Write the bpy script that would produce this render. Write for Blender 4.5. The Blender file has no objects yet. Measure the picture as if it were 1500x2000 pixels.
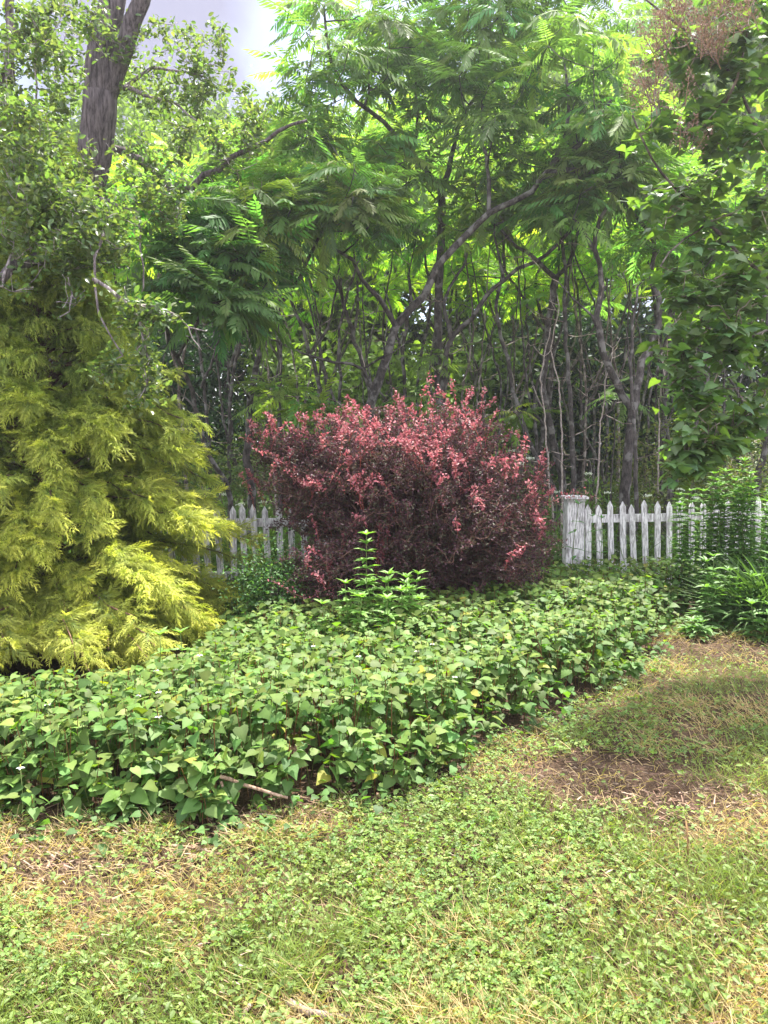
import bpy, math
import numpy as np
from math import radians, pi
rng = np.random.default_rng(7)
sc = bpy.context.scene

# ------------------------------------------------------------ camera
CAM_H, PITCH = 1.5, radians(5.1)
cam_d = bpy.data.cameras.new('camera'); cam = bpy.data.objects.new('camera', cam_d)
sc.collection.objects.link(cam); sc.camera = cam
cam.location = (0, 0, CAM_H); cam.rotation_euler = (radians(90) - PITCH, 0, 0)
cam_d.sensor_fit = 'HORIZONTAL'; cam_d.sensor_width = 36; cam_d.lens = 36
cam_d.clip_start = 0.05; cam_d.clip_end = 600

# ------------------------------------------------------------ light
SUN_EL, SUN_AZ = radians(66), math.atan2(0.42, 0.90)       # azimuth from +Y towards +X
w = bpy.data.worlds.new('World'); sc.world = w; w.use_nodes = True
nt = w.node_tree; nt.nodes.clear()
sky = nt.nodes.new('ShaderNodeTexSky'); sky.sky_type = 'NISHITA'; sky.sun_disc = False
sky.sun_elevation = SUN_EL; sky.sun_rotation = SUN_AZ; sky.air_density = 1.0; sky.dust_density = 2.5
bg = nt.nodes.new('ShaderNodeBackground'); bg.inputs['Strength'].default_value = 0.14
tc = nt.nodes.new('ShaderNodeTexCoord'); no = nt.nodes.new('ShaderNodeTexNoise')
no.inputs['Scale'].default_value = 2.2; no.inputs['Detail'].default_value = 6
cr = nt.nodes.new('ShaderNodeValToRGB'); cr.color_ramp.elements[0].position = 0.30; cr.color_ramp.elements[1].position = 0.62
mx = nt.nodes.new('ShaderNodeMix'); mx.data_type = 'RGBA'
mx.inputs[7].default_value = (6.0, 5.9, 6.5, 1)                # thin cloud; brightness shaped below for ambient fill
wo = nt.nodes.new('ShaderNodeOutputWorld')
L = nt.links.new
sx = nt.nodes.new('ShaderNodeSeparateXYZ'); L(tc.outputs['Generated'], sx.inputs[0])
def mrange(src, a, b):
    q = nt.nodes.new('ShaderNodeMapRange'); q.interpolation_type = 'SMOOTHSTEP'; q.inputs[1].default_value = a; q.inputs[2].default_value = b; L(src, q.inputs[0]); return q.outputs[0]
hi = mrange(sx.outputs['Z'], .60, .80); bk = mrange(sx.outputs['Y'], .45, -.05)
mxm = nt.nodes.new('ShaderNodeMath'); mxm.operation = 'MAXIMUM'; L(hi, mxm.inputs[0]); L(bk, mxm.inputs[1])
cl = nt.nodes.new('ShaderNodeMix'); cl.data_type = 'RGBA'; cl.inputs[6].default_value = (1.05, 1.05, 1.45, 1); cl.inputs[7].default_value = (6.8, 6.7, 7.3, 1)  # dim low ahead; made brighter overhead and behind to keep ambient fill
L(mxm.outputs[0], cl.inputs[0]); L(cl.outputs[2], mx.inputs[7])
L(tc.outputs['Generated'], no.inputs['Vector']); L(no.outputs['Fac'], cr.inputs[0])
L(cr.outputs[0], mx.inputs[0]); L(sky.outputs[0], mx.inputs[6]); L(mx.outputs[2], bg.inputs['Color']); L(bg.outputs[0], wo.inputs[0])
sd = bpy.data.lights.new('sun', 'SUN'); sd.energy = 4.4; sd.angle = radians(1.2); sd.color = (1.0, 0.95, 0.86)
sun = bpy.data.objects.new('sun', sd); sc.collection.objects.link(sun)
SUND = np.array([math.cos(SUN_EL)*math.sin(SUN_AZ), math.cos(SUN_EL)*math.cos(SUN_AZ), math.sin(SUN_EL)])
from mathutils import Vector
sun.rotation_euler = Vector(SUND).to_track_quat('Z', 'Y').to_euler(); sun.location = (3, 6, 14)
sc.view_settings.view_transform = 'Standard'; sc.view_settings.look = 'None'
sc.view_settings.exposure = 1.85; sc.view_settings.gamma = 1.0
sc.render.engine = 'CYCLES'
sc.cycles.max_bounces = 8; sc.cycles.diffuse_bounces = 4; sc.cycles.glossy_bounces = 2; sc.cycles.transmission_bounces = 5
sc.cycles.caustics_reflective = False; sc.cycles.caustics_refractive = False

# ------------------------------------------------------------ picture to place
FW = np.array([0, math.cos(PITCH), -math.sin(PITCH)]); UP = np.array([0, math.sin(PITCH), math.cos(PITCH)])
def P(px, py, Y):
    """point of the world at depth Y seen at photo pixel (px, py)"""
    d = np.array([(px-750)/1500., 0, 0]) + UP*((1000-py)/1500.) + FW
    return np.array([0, 0, CAM_H]) + d*(Y/d[1])
def G(px, py):
    d = np.array([(px-750)/1500., 0, 0]) + UP*((1000-py)/1500.) + FW
    return (np.array([0, 0, CAM_H]) + d*(-CAM_H/d[2]))[:2]
def PXL(p):
    v = np.asarray(p, float) - np.array([0, 0, CAM_H]); f = v@FW
    return 750+1500*v[0]/f, 1000-1500*(v@UP)/f

# ------------------------------------------------------------ helpers
def nrm(a): a = np.asarray(a, float); return a/np.maximum(np.linalg.norm(a, axis=-1, keepdims=True), 1e-9)
def rdir(n):  return nrm(rng.normal(size=(n, 3)))
def U(a, b, n=None): return rng.uniform(a, b, n)
_tab = rng.random((64, 64))
def noise2(x, y, s=1.0, o=0):
    x = np.asarray(x)*s+o*7.31+100; y = np.asarray(y)*s+o*3.17+100
    xi, yi = np.floor(x).astype(int), np.floor(y).astype(int); fx, fy = x-xi, y-yi
    fx, fy = fx*fx*(3-2*fx), fy*fy*(3-2*fy)
    g = lambda i, j: _tab[(i+o) % 64, (j+3*o) % 64]
    return (g(xi, yi)*(1-fx)+g(xi+1, yi)*fx)*(1-fy)+(g(xi, yi+1)*(1-fx)+g(xi+1, yi+1)*fx)*fy
def fbm(x, y, s=1.0, o=0): return (noise2(x, y, s, o)+.5*noise2(x, y, s*2.1, o+1)+.25*noise2(x, y, s*4.3, o+2))/1.75
def inpoly(x, y, poly):
    c = np.zeros(len(x), bool); n = len(poly)
    for i in range(n):
        x0, y0 = poly[i]; x1, y1 = poly[(i+1) % n]
        if y0 == y1: continue
        t = ((y0 > y) != (y1 > y)) & (x < (x1-x0)*(y-y0)/(y1-y0)+x0); c ^= t
    return c

class MB:
    """collects vertices and faces, links them as ONE mesh object"""
    def __init__(s): s.v = []; s.c = []; s.f = {3: [], 4: []}; s.n = 0
    def add(s, v, faces, col):
        v = np.asarray(v, float); k = len(v)
        if k == 0: return
        c = np.empty((k, 3)); c[:] = col
        s.v.append(v); s.c.append(c)
        for f in faces:
            f = np.asarray(f, int)
            if f.size: s.f[f.shape[1]].append(f+s.n)
        s.n += k
    def inst(s, T, pos, d, up, scale, col):
        """copies of template T with its length along d and face towards up"""
        pos = np.atleast_2d(pos); n = len(pos)
        if n == 0: return
        y = nrm(np.broadcast_to(d, (n, 3))); u = np.broadcast_to(up, (n, 3))
        x = nrm(np.cross(y, u)+1e-6); z = np.cross(x, y)
        sca = np.broadcast_to(np.asarray(scale, float), (n,)) if np.ndim(scale) < 2 else None
        tv = T['v']; m = len(tv)
        sv = tv[None]*(sca[:, None, None] if sca is not None else np.asarray(scale)[:, None, :])
        v = sv[..., 0:1]*x[:, None]+sv[..., 1:2]*y[:, None]+sv[..., 2:3]*z[:, None]+pos[:, None]
        col = np.broadcast_to(col, (n, 3)); c = (col[:, None]*T['m'][None]).reshape(-1, 3)
        off = (np.arange(n)*m)[:, None, None]
        s.add(v.reshape(-1, 3), [(f[None]+off).reshape(-1, f.shape[1]) for f in T['f']], c)
    def tube(s, pts, rad, k=6, col=(1, 1, 1)):
        pts = np.asarray(pts, float); n = len(pts); rad = np.broadcast_to(rad, (n,))
        t = nrm(np.gradient(pts, axis=0)); a = np.array([1., 0, 0]) if abs(t[0][0]) < .8 else np.array([0, 1., 0])
        x = nrm(np.cross(t[0], a)); X = []
        for i in range(n):
            x = nrm(x-t[i]*(x@t[i])); X.append(x)
        X = np.array(X); Yv = np.cross(t, X); th = np.arange(k)*2*pi/k
        v = pts[:, None]+rad[:, None, None]*(np.cos(th)[None, :, None]*X[:, None]+np.sin(th)[None, :, None]*Yv[:, None])
        i = np.arange(n-1)[:, None]*k; j = np.arange(k)[None]; j2 = (j+1) % k
        q = np.stack([i+j, i+j2, i+k+j2, i+k+j], -1).reshape(-1, 4)
        cap = np.array([[n*k-k, n*k-k+a_, n*k-k+a_+1] for a_ in range(1, k-1)])
        s.add(v.reshape(-1, 3), [q, cap], col)
    def box(s, c, size, col=(1, 1, 1), R=None):
        v = np.array([[x, y, z] for x in (-.5, .5) for y in (-.5, .5) for z in (-.5, .5)])*np.array(size)
        if R is not None: v = v@np.array(R).T
        s.add(v+np.array(c), [np.array([[0, 1, 3, 2], [4, 6, 7, 5], [0, 4, 5, 1], [2, 3, 7, 6], [0, 2, 6, 4], [1, 5, 7, 3]])], col)
    def build(s, name, mat, parent=None, smooth=False, base=None):
        v = np.concatenate(s.v) if s.v else np.zeros((0, 3)); c = np.concatenate(s.c) if s.c else np.zeros((0, 3))
        if base is None and parent is not None: base = np.array(parent.location)
        if base is not None: v = v-np.asarray(base)
        T3 = np.concatenate(s.f[3]) if s.f[3] else np.zeros((0, 3), int); T4 = np.concatenate(s.f[4]) if s.f[4] else np.zeros((0, 4), int)
        me = bpy.data.meshes.new(name); me.vertices.add(len(v)); me.vertices.foreach_set('co', v.astype(np.float32).ravel())
        nl = T3.size+T4.size; npol = len(T3)+len(T4)
        me.loops.add(nl); me.loops.foreach_set('vertex_index', np.concatenate([T3.ravel(), T4.ravel()]).astype(np.int32))
        me.polygons.add(npol)
        st = np.concatenate([np.arange(len(T3))*3, T3.size+np.arange(len(T4))*4]).astype(np.int32)
        me.polygons.foreach_set('loop_start', st)
        me.update(calc_edges=True)
        at = me.attributes.new('tint', 'FLOAT_COLOR', 'POINT')
        at.data.foreach_set('color', np.concatenate([c, np.ones((len(c), 1))], 1).astype(np.float32).ravel())
        me.polygons.foreach_set('use_smooth', np.full(npol, smooth))
        me.materials.append(mat); me.validate()
        o = bpy.data.objects.new(name, me); sc.collection.objects.link(o)
        if parent is not None: o.parent = parent
        elif base is not None: o.location = base
        return o
def tag(o, label, cat, group=None, kind=None):
    if label: o['label'] = label
    if cat: o['category'] = cat
    if group: o['group'] = group
    if kind: o['kind'] = kind
    return o
def empty(name, loc, label, cat, group=None):
    o = bpy.data.objects.new(name, None); sc.collection.objects.link(o); o.location = tuple(loc); o.empty_display_size = .2
    return tag(o, label, cat, group)

# ------------------------------------------------------------ materials
def mat_new(name):
    m = bpy.data.materials.new(name); m.use_nodes = True; t = m.node_tree; t.nodes.clear(); return m, t
def leaf_mat(name, trans=0.45, rough=0.5, spec=0.35, tcol=(1.25, 1.45, .45), nscale=40, var=.25):
    m, t = mat_new(name); N = t.nodes.new; K = t.links.new
    a = N('ShaderNodeAttribute'); a.attribute_name = 'tint'
    tc = N('ShaderNodeTexCoord'); n = N('ShaderNodeTexNoise'); n.inputs['Scale'].default_value = nscale; n.inputs['Detail'].default_value = 2
    K(tc.outputs['Object'], n.inputs['Vector'])
    mr = N('ShaderNodeMapRange'); mr.inputs[3].default_value = 1-var; mr.inputs[4].default_value = 1+var
    K(n.outputs['Fac'], mr.inputs[0])
    mul = N('ShaderNodeVectorMath'); mul.operation = 'SCALE'; K(a.outputs['Color'], mul.inputs[0]); K(mr.outputs[0], mul.inputs['Scale'])
    p = N('ShaderNodeBsdfPrincipled'); K(mul.outputs[0], p.inputs['Base Color'])
    p.inputs['Roughness'].default_value = rough; p.inputs['Specular IOR Level'].default_value = spec
    tr = N('ShaderNodeBsdfTranslucent'); m2 = N('ShaderNodeVectorMath'); m2.operation = 'MULTIPLY'
    m2.inputs[1].default_value = tcol; K(mul.outputs[0], m2.inputs[0]); K(m2.outputs[0], tr.inputs['Color'])
    mix = N('ShaderNodeMixShader'); mix.inputs[0].default_value = trans
    K(p.outputs[0], mix.inputs[1]); K(tr.outputs[0], mix.inputs[2])
    o = N('ShaderNodeOutputMaterial'); K(mix.outputs[0], o.inputs[0]); return m
def bark_mat(name, ca, cb, scale=22, stretch=.25, rough=.9, bump=.5, spots=None, bdist=.02):
    m, t = mat_new(name); N = t.nodes.new; K = t.links.new
    a = N('ShaderNodeAttribute'); a.attribute_name = 'tint'
    tc = N('ShaderNodeTexCoord'); mp = N('ShaderNodeMapping'); mp.inputs['Scale'].default_value = (1, 1, stretch)
    K(tc.outputs['Object'], mp.inputs['Vector'])
    n = N('ShaderNodeTexNoise'); n.inputs['Scale'].default_value = scale; n.inputs['Detail'].default_value = 6; n.inputs['Roughness'].default_value = .7
    K(mp.outputs[0], n.inputs['Vector'])
    r = N('ShaderNodeValToRGB'); r.color_ramp.elements[0].position = .38; r.color_ramp.elements[1].position = .64
    r.color_ramp.elements[0].color = (*ca, 1); r.color_ramp.elements[1].color = (*cb, 1); K(n.outputs['Fac'], r.inputs[0])
    col = r.outputs[0]
    if spots:
        n2 = N('ShaderNodeTexNoise'); n2.inputs['Scale'].default_value = 9; n2.inputs['Detail'].default_value = 5; K(tc.outputs['Object'], n2.inputs['Vector'])
        r2 = N('ShaderNodeValToRGB'); r2.color_ramp.elements[0].position = .52; r2.color_ramp.elements[1].position = .6; K(n2.outputs['Fac'], r2.inputs[0])
        mm = N('ShaderNodeMix'); mm.data_type = 'RGBA'; mm.inputs[7].default_value = (*spots, 1); K(r2.outputs[0], mm.inputs[0]); K(col, mm.inputs[6]); col = mm.outputs[2]
    mul = N('ShaderNodeVectorMath'); mul.operation = 'MULTIPLY'; K(col, mul.inputs[0]); K(a.outputs['Color'], mul.inputs[1])
    p = N('ShaderNodeBsdfPrincipled'); K(mul.outputs[0], p.inputs['Base Color']); p.inputs['Roughness'].default_value = rough; p.inputs['Specular IOR Level'].default_value = .2
    b = N('ShaderNodeBump'); b.inputs['Strength'].default_value = bump; b.inputs['Distance'].default_value = bdist; K(n.outputs['Fac'], b.inputs['Height']); K(b.outputs[0], p.inputs['Normal'])
    o = N('ShaderNodeOutputMaterial'); K(p.outputs[0], o.inputs[0]); return m

M_SUMAC = leaf_mat('sumac_leaf', .56, .55, .22, (1.3, 1.5, .5), 9, .2)
M_PEAR = leaf_mat('fruit_tree_leaf', .48, .42, .45, (1.35, 1.5, .45), 12)
M_LILAC = leaf_mat('lilac_leaf', .46, .38, .55, (1.4, 1.6, .35), 15)
M_HOUT = leaf_mat('ground_cover_leaf', .42, .55, .25, (1.3, 1.5, .35), 25)
M_LEAF = leaf_mat('leaf', .42, .5, .35, (1.25, 1.4, .4), 12)
M_GRASS = leaf_mat('grass_blade', .35, .55, .3, (1.2, 1.3, .5), 6, .2)
M_CYP = leaf_mat('cypress_spray', .40, .6, .2, (1.1, 1.15, .5), 5, .15)
M_BARB = leaf_mat('barberry_leaf', .35, .5, .3, (1.15, .85, .85), 20)
M_PETAL = leaf_mat('petal', .35, .6, .2, (1, 1, 1), 20, .05)
M_DRY = leaf_mat('dry_flower', .2, .8, .1, (1, .9, .7), 20)
M_STRAW = leaf_mat('straw', .12, .7, .2, (1, .9, .6), 30)
M_BARK = bark_mat('sumac_bark', (.028, .024, .023), (.11, .095, .088), 26, .5, spots=(.17, .16, .15))
M_BARKP = bark_mat('fruit_tree_bark', (.055, .045, .046), (.27, .225, .23), 40, .16, bump=1.0, bdist=.06)
M_TWIG = bark_mat('twig_bark', (.16, .13, .11), (.42, .38, .36), 60, .5)
M_STEM = bark_mat('green_stem', (.8, .8, .8), (1.2, 1.2, 1.2), 40, .3, rough=.6)
M_CONE = bark_mat('cypress_bark', (.06, .035, .025), (.2, .13, .1), 40, .2)

def wood_mat():
    m, t = mat_new('peeling_white_paint'); N = t.nodes.new; K = t.links.new
    tc = N('ShaderNodeTexCoord'); mp = N('ShaderNodeMapping'); mp.inputs['Scale'].default_value = (1, 1, .12); K(tc.outputs['Object'], mp.inputs['Vector'])
    ge = N('ShaderNodeObjectInfo'); ad = N('ShaderNodeVectorMath'); ad.operation = 'ADD'; K(mp.outputs[0], ad.inputs[0]); K(ge.outputs['Random'], ad.inputs[1])
    n = N('ShaderNodeTexNoise'); n.inputs['Scale'].default_value = 90; n.inputs['Detail'].default_value = 6; n.inputs['Roughness'].default_value = .65; K(ad.outputs[0], n.inputs['Vector'])
    n2 = N('ShaderNodeTexNoise'); n2.inputs['Scale'].default_value = 6; n2.inputs['Detail'].default_value = 3; K(tc.outputs['Object'], n2.inputs['Vector'])
    s = N('ShaderNodeMath'); s.operation = 'ADD'; m3 = N('ShaderNodeMath'); m3.operation = 'MULTIPLY'; m3.inputs[1].default_value = .45; K(n2.outputs['Fac'], m3.inputs[0]); K(n.outputs['Fac'], s.inputs[0]); K(m3.outputs[0], s.inputs[1])
    r = N('ShaderNodeValToRGB'); e = r.color_ramp.elements; e[0].position = .68; e[0].color = (.84, .81, .81, 1); e[1].position = .92; e[1].color = (.20, .18, .17, 1)
    q = r.color_ramp.elements.new(.76); q.color = (.50, .47, .48, 1); K(s.outputs[0], r.inputs[0])
    p = N('ShaderNodeBsdfPrincipled'); p.inputs['Roughness'].default_value = .75; K(r.outputs[0], p.inputs['Base Color'])
    b = N('ShaderNodeBump'); b.inputs['Strength'].default_value = .35; b.inputs['Distance'].default_value = .004; b.invert = True; K(s.outputs[0], b.inputs['Height']); K(b.outputs[0], p.inputs['Normal'])
    o = N('ShaderNodeOutputMaterial'); K(p.outputs[0], o.inputs[0]); return m
M_PAINT = wood_mat()

def ground_mat():
    m, t = mat_new('garden_soil'); N = t.nodes.new; K = t.links.new
    tc = N('ShaderNodeTexCoord'); n = N('ShaderNodeTexNoise'); n.inputs['Scale'].default_value = 1.6; n.inputs['Detail'].default_value = 8; n.inputs['Roughness'].default_value = .65; K(tc.outputs['Object'], n.inputs['Vector'])
    n2 = N('ShaderNodeTexNoise'); n2.inputs['Scale'].default_value = 55; n2.inputs['Detail'].default_value = 8; n2.inputs['Roughness'].default_value = .75; K(tc.outputs['Object'], n2.inputs['Vector'])
    r = N('ShaderNodeValToRGB'); e = r.color_ramp.elements; e[0].position = .35; e[0].color = (.035, .022, .015, 1); e[1].position = .66; e[1].color = (.21, .135, .085, 1); K(n2.outputs['Fac'], r.inputs[0])
    r2 = N('ShaderNodeValToRGB'); r2.color_ramp.elements[0].position = .45; r2.color_ramp.elements[1].position = .6; K(n.outputs['Fac'], r2.inputs[0])
    mm = N('ShaderNodeMix'); mm.data_type = 'RGBA'; mm.blend_type = 'MULTIPLY'; mm.inputs[0].default_value = .5; K(r.outputs[0], mm.inputs[6]); K(r2.outputs[0], mm.inputs[7])
    p = N('ShaderNodeBsdfPrincipled'); p.inputs['Roughness'].default_value = .95; p.inputs['Specular IOR Level'].default_value = .1; K(mm.outputs[2], p.inputs['Base Color'])
    b = N('ShaderNodeBump'); b.inputs['Strength'].default_value = .9; b.inputs['Distance'].default_value = .02; K(n2.outputs['Fac'], b.inputs['Height']); K(b.outputs[0], p.inputs['Normal'])
    o = N('ShaderNodeOutputMaterial'); K(p.outputs[0], o.inputs[0]); return m
M_SOIL = ground_mat()

# ------------------------------------------------------------ leaf templates (length along +Y, face +Z)
def TM(v, f, m=None):
    v = np.array(v, float); m = np.ones((len(v), 3)) if m is None else np.array(m, float)
    return dict(v=v, f=[np.array(a, int) for a in f if len(a)], m=m)
def blade(w, ts=(0, .35, .7, 1), ws=(.55, 1, .75, 0), bend=.25, fold=.0):
    """simple two-sided leaf, folded on its midrib"""
    v = []; f4 = []; f3 = []
    for t, q in zip(ts, ws):
        z = -bend*t*t; v += [(-w*q, t, z+fold*w*q), (0, t, z), (w*q, t, z+fold*w*q)]
    n = len(ts)
    for i in range(n-2): f4 += [(3*i, 3*i+1, 3*i+4, 3*i+3), (3*i+1, 3*i+2, 3*i+5, 3*i+4)]
    i = n-2; f3 += [(3*i, 3*i+1, 3*i+4), (3*i+1, 3*i+2, 3*i+4)]
    v = v[:3*(n-1)]+[(0, ts[-1], -bend*ts[-1]**2)]
    f3 = [(a, b, len(v)-1) for a, b, c in f3]
    return TM(v, [f3, f4])
DIAM = TM([(0, 0, 0), (-.22, .42, .05), (.22, .42, .05), (0, 1, -.1)], [[(0, 3, 1), (0, 2, 3)]])
OVAL = blade(.27, (0, .3, .68, 1), (.35, 1, .85, 0), .22, .35)
LANCE = blade(.12, (0, .35, .7, 1), (.4, 1, .7, 0), .35, .4)
def heart(wid=.46, bend=.25, fold=.3, seed=0):
    r = np.random.default_rng(seed)
    mt = [0, .22, .5, .78, 1.0]; ot = [-.10, .08, .38, .70]; ow = [.27, .47, .41, .20]
    v = [(0, t, -bend*t*t) for t in mt]; m = [(1.08, 1.06, 1.1)]*5
    for sgn in (-1, 1):
        for t, q in zip(ot, ow):
            v.append((sgn*q*wid/.46, t, -bend*t*t+fold*q*.35-(.05 if q > .4 else 0)*(1+.4*r.normal()))); m.append((.93, .93, .93))
    f4 = []; f3 = []
    for k, s in ((5, 1), (9, -1)):
        a = [(0, 1, k+1, k), (1, 2, k+2, k+1), (2, 3, k+3, k+2)]
        f4 += [q if s > 0 else q[::-1] for q in a]; f3 += [(3, 4, k+3) if s > 0 else (k+3, 4, 3)]
    return TM(v, [f3, f4], m)
HEARTS = [heart(.44, .22, .3, 1), heart(.48, .38, .2, 2), heart(.42, .1, .55, 3), heart(.46, .45, .35, 4)]

def frond(seed, L=1.0, pairs=11, droop=.35, ll=.24, lift=.1, swp=.9):
    """pinnate leaf: arched rachis and drooping leaflets"""
    r = np.random.default_rng(seed); v = []; f3 = []; f4 = []; m = []
    n = 9; ts = np.linspace(0, 1, n)
    side = r.normal()*.12
    ax = lambda t: np.array([side*t*t, t*L*(1-.10*droop*t), lift*t-droop*t*t])
    for t in ts:
        p = ax(t); ww = .011*(1-.6*t)
        v += [p+(-ww, 0, 0), p+(ww, 0, 0)]; m += [(.9, .8, .8)]*2
    for i in range(n-1): f4.append((2*i, 2*i+1, 2*i+3, 2*i+2))
    for k in range(pairs):
        t = .16+.80*k/(pairs-1); p = ax(t); tg = nrm(ax(min(t+.03, 1))-ax(t-.03))
        l = ll*(.62+.38*math.sin(pi*min(1, (.18+.72*(1-abs(t-.48)*1.2)))))*(1 if t < .8 else (1-t)*2.2+.5)
        for s in (-1, 1):
            a = swp+r.normal()*.10-.35*t
            d = np.array([s*math.sin(a), 0, 0])+tg*math.cos(a)+np.array([0, 0, -.28+r.normal()*.10])
            d = nrm(d); wv = nrm(np.cross(d, [0, 0, 1])); w_ = l*.135
            zt = np.array([0, 0, -.10*l])
            b = len(v); v += [p, p+d*l*.38+wv*w_+(0, 0, -.01*l), p+d*l*.38-wv*w_+(0, 0, -.01*l), p+d*l+zt]
            q = 1+r.normal()*.10; m += [(q, q, q)]*4; f3 += [(b, b+1, b+3), (b, b+3, b+2)]
    p = ax(1.0); d = nrm(ax(1)-ax(.95)); b = len(v); wv = np.array([1, 0, 0])*ll*.11
    v += [p, p+d*ll*.3+wv, p+d*ll*.3-wv, p+d*ll*.75]; m += [(1, 1, 1)]*4; f3 += [(b, b+1, b+3), (b, b+3, b+2)]
    return TM(v, [f3, f4], m)
FRONDS = [frond(s, 1, 9+s % 3, dr*.75, .27, li, sw) for s, dr, li, sw in ((1, .30, .14, .95), (2, .45, .2, .85), (3, .22, .05, 1.0), (4, .6, .25, .9), (5, .38, .1, .8))]
GRASS = [blade(.028, (0, .4, .75, 1), (1, .9, .6, 0), b, 0) for b in (.15, .5, .9)]
def clover(seed):
    r = np.random.default_rng(seed); v = []; f = []
    for k in range(3):
        a = k*2*pi/3+r.normal()*.15; d = np.array([math.cos(a), math.sin(a), 0]); s = np.array([-d[1], d[0], 0]); b = len(v)
        z = .18+r.normal()*.1
        v += [d*.02, d*.32+s*.30+(0, 0, z*.6+.05), d*.62+s*.22+(0, 0, z), d*.55+(0, 0, z*.7-.05), d*.62-s*.22+(0, 0, z), d*.32-s*.30+(0, 0, z*.6+.05)]
        f += [(b, b+1, b+2, b+3), (b, b+3, b+4, b+5)]
    return TM(v, [f])
CLOVER = [clover(s) for s in (1, 2, 3)]

def polyline(pts, step=.12, jit=.006):
    """Catmull-Rom through pts"""
    p = np.asarray(pts, float)
    if len(p) < 3: 
        n = max(2, int(np.linalg.norm(p[-1]-p[0])/step)); t = np.linspace(0, 1, n)[:, None]; o = p[0]*(1-t)+p[-1]*t
    else:
        q = np.vstack([2*p[0]-p[1], p, 2*p[-1]-p[-2]]); o = []
        for i in range(1, len(q)-2):
            n = max(1, int(np.linalg.norm(q[i+1]-q[i])/step)); t = (np.arange(n)/n)[:, None]
            o.append(.5*((2*q[i])+(-q[i-1]+q[i+1])*t+(2*q[i-1]-5*q[i]+4*q[i+1]-q[i+2])*t*t+(-q[i-1]+3*q[i]-3*q[i+1]+q[i+2])*t**3))
        o.append(p[-1:]); o = np.concatenate(o)
    if jit: o[1:-1] += rng.normal(size=o[1:-1].shape)*jit
    return o

# ------------------------------------------------------------ branching
class Skel:
    def __init__(s): s.P = []; s.R = []; s.D = []; s.parts = []
    def limb(s, pts, r0, r1, k=7, jit=.008, step=.13):
        o = polyline(pts, step, jit); t = np.linspace(0, 1, len(o)); r = r0+(r1-r0)*t**.85
        s.parts.append((o, r, k)); s.P.append(o); s.R.append(r); return o
    def arrays(s): return np.concatenate(s.P), np.concatenate(s.R)
    def reach(s, tips, rmin=.005, rise=.5, zmin=0, slope=.011, k=5, kink=.06, up=.35):
        """joins every tip to the nearest suitable point of the skeleton"""
        NP, NR = s.arrays(); tips = np.asarray(tips); left = list(range(len(tips))); ends = []
        d0 = np.array([np.min(np.linalg.norm(NP-t, axis=1)) for t in tips]); order = np.argsort(d0)
        for i in order:
            t = tips[i]; d = t-NP; dist = np.linalg.norm(d, axis=1)
            cost = dist+rise*np.maximum(0, .25*np.hypot(d[:, 0], d[:, 1])-d[:, 2])*2+(NP[:, 2] < zmin)*5+(dist < .12)*1.5
            j = int(np.argmin(cost)); a = NP[j]; L_ = dist[j]
            hor = np.array([d[j][0], d[j][1], 0]); p1 = a+.38*(hor*.9+np.array([0, 0, d[j][2]*.35])); p2 = t-np.array([0, 0, 1])*up*L_*.6-hor*.12
            n = max(4, int(L_/.12)); u = np.linspace(0, 1, n)[:, None]
            c = a*(1-u)**3+3*p1*u*(1-u)**2+3*p2*u*u*(1-u)+t*u**3
            c[1:-1] += rng.normal(size=c[1:-1].shape)*kink*min(L_, .5)*.25
            r0 = max(rmin, min(NR[j]*.8, rmin+slope*L_)); r = r0+(rmin-r0)*np.linspace(0, 1, n)
            s.parts.append((c, r, k)); NP = np.concatenate([NP, c[1:]]); NR = np.concatenate([NR, r[1:]])
            ends.append((t, nrm(c[-1]-c[-2])))
        s.P = [NP]; s.R = [NR]
        return np.array([e[0] for e in ends]), np.array([e[1] for e in ends])
    def mesh(s, col=(1, 1, 1)):
        mb = MB()
        for o, r, k in s.parts: mb.tube(o, r, k, col)
        return mb
def blob(px, py, rx, ry, Y, dY, n):
    """n points in an ellipsoid round photo pixel (px, py), at depth Y +- dY"""
    d = rdir(n)*U(.15, 1, n)[:, None]**.4
    return np.array([P(px+rx*a, py+ry*b, Y+dY*c) for a, b, c in d])

SUM_C = np.array([.160, .255, .075])
def rosettes(mb, tips, dirs, flen=.45, nf=(6, 9), col=SUM_C, var=.30):
    for t, d in zip(tips, dirs):
        n = int(rng.integers(*nf)); ax = nrm(d*.7+np.array([0, 0, .8])); a0 = U(0, 2*pi)
        x = nrm(np.cross(ax, [0.3, .9, .1])); y = np.cross(ax, x)
        az = a0+np.arange(n)*2.4+rng.normal(size=n)*.2; el = U(-.5, .5, n)
        fd = np.cos(el)[:, None]*(np.cos(az)[:, None]*x+np.sin(az)[:, None]*y)+np.sin(el)[:, None]*ax
        tint = col*max(.45, 1+rng.normal()*var*1.1)*np.array([1+rng.normal()*.16, 1, 1+rng.normal()*.12])
        c = np.clip(tint[None]*(1+rng.normal(size=(n, 1))*var*.5), .01, .6)
        sz = flen*U(.65, 1.12, n)
        for k in range(len(FRONDS)):
            s_ = np.arange(n) % len(FRONDS) == k
            mb.inst(FRONDS[(k+int(a0*10)) % len(FRONDS)], t+fd[s_]*.02, fd[s_], np.broadcast_to(ax, fd[s_].shape)+rng.normal(size=fd[s_].shape)*.18, sz[s_], c[s_])

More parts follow.
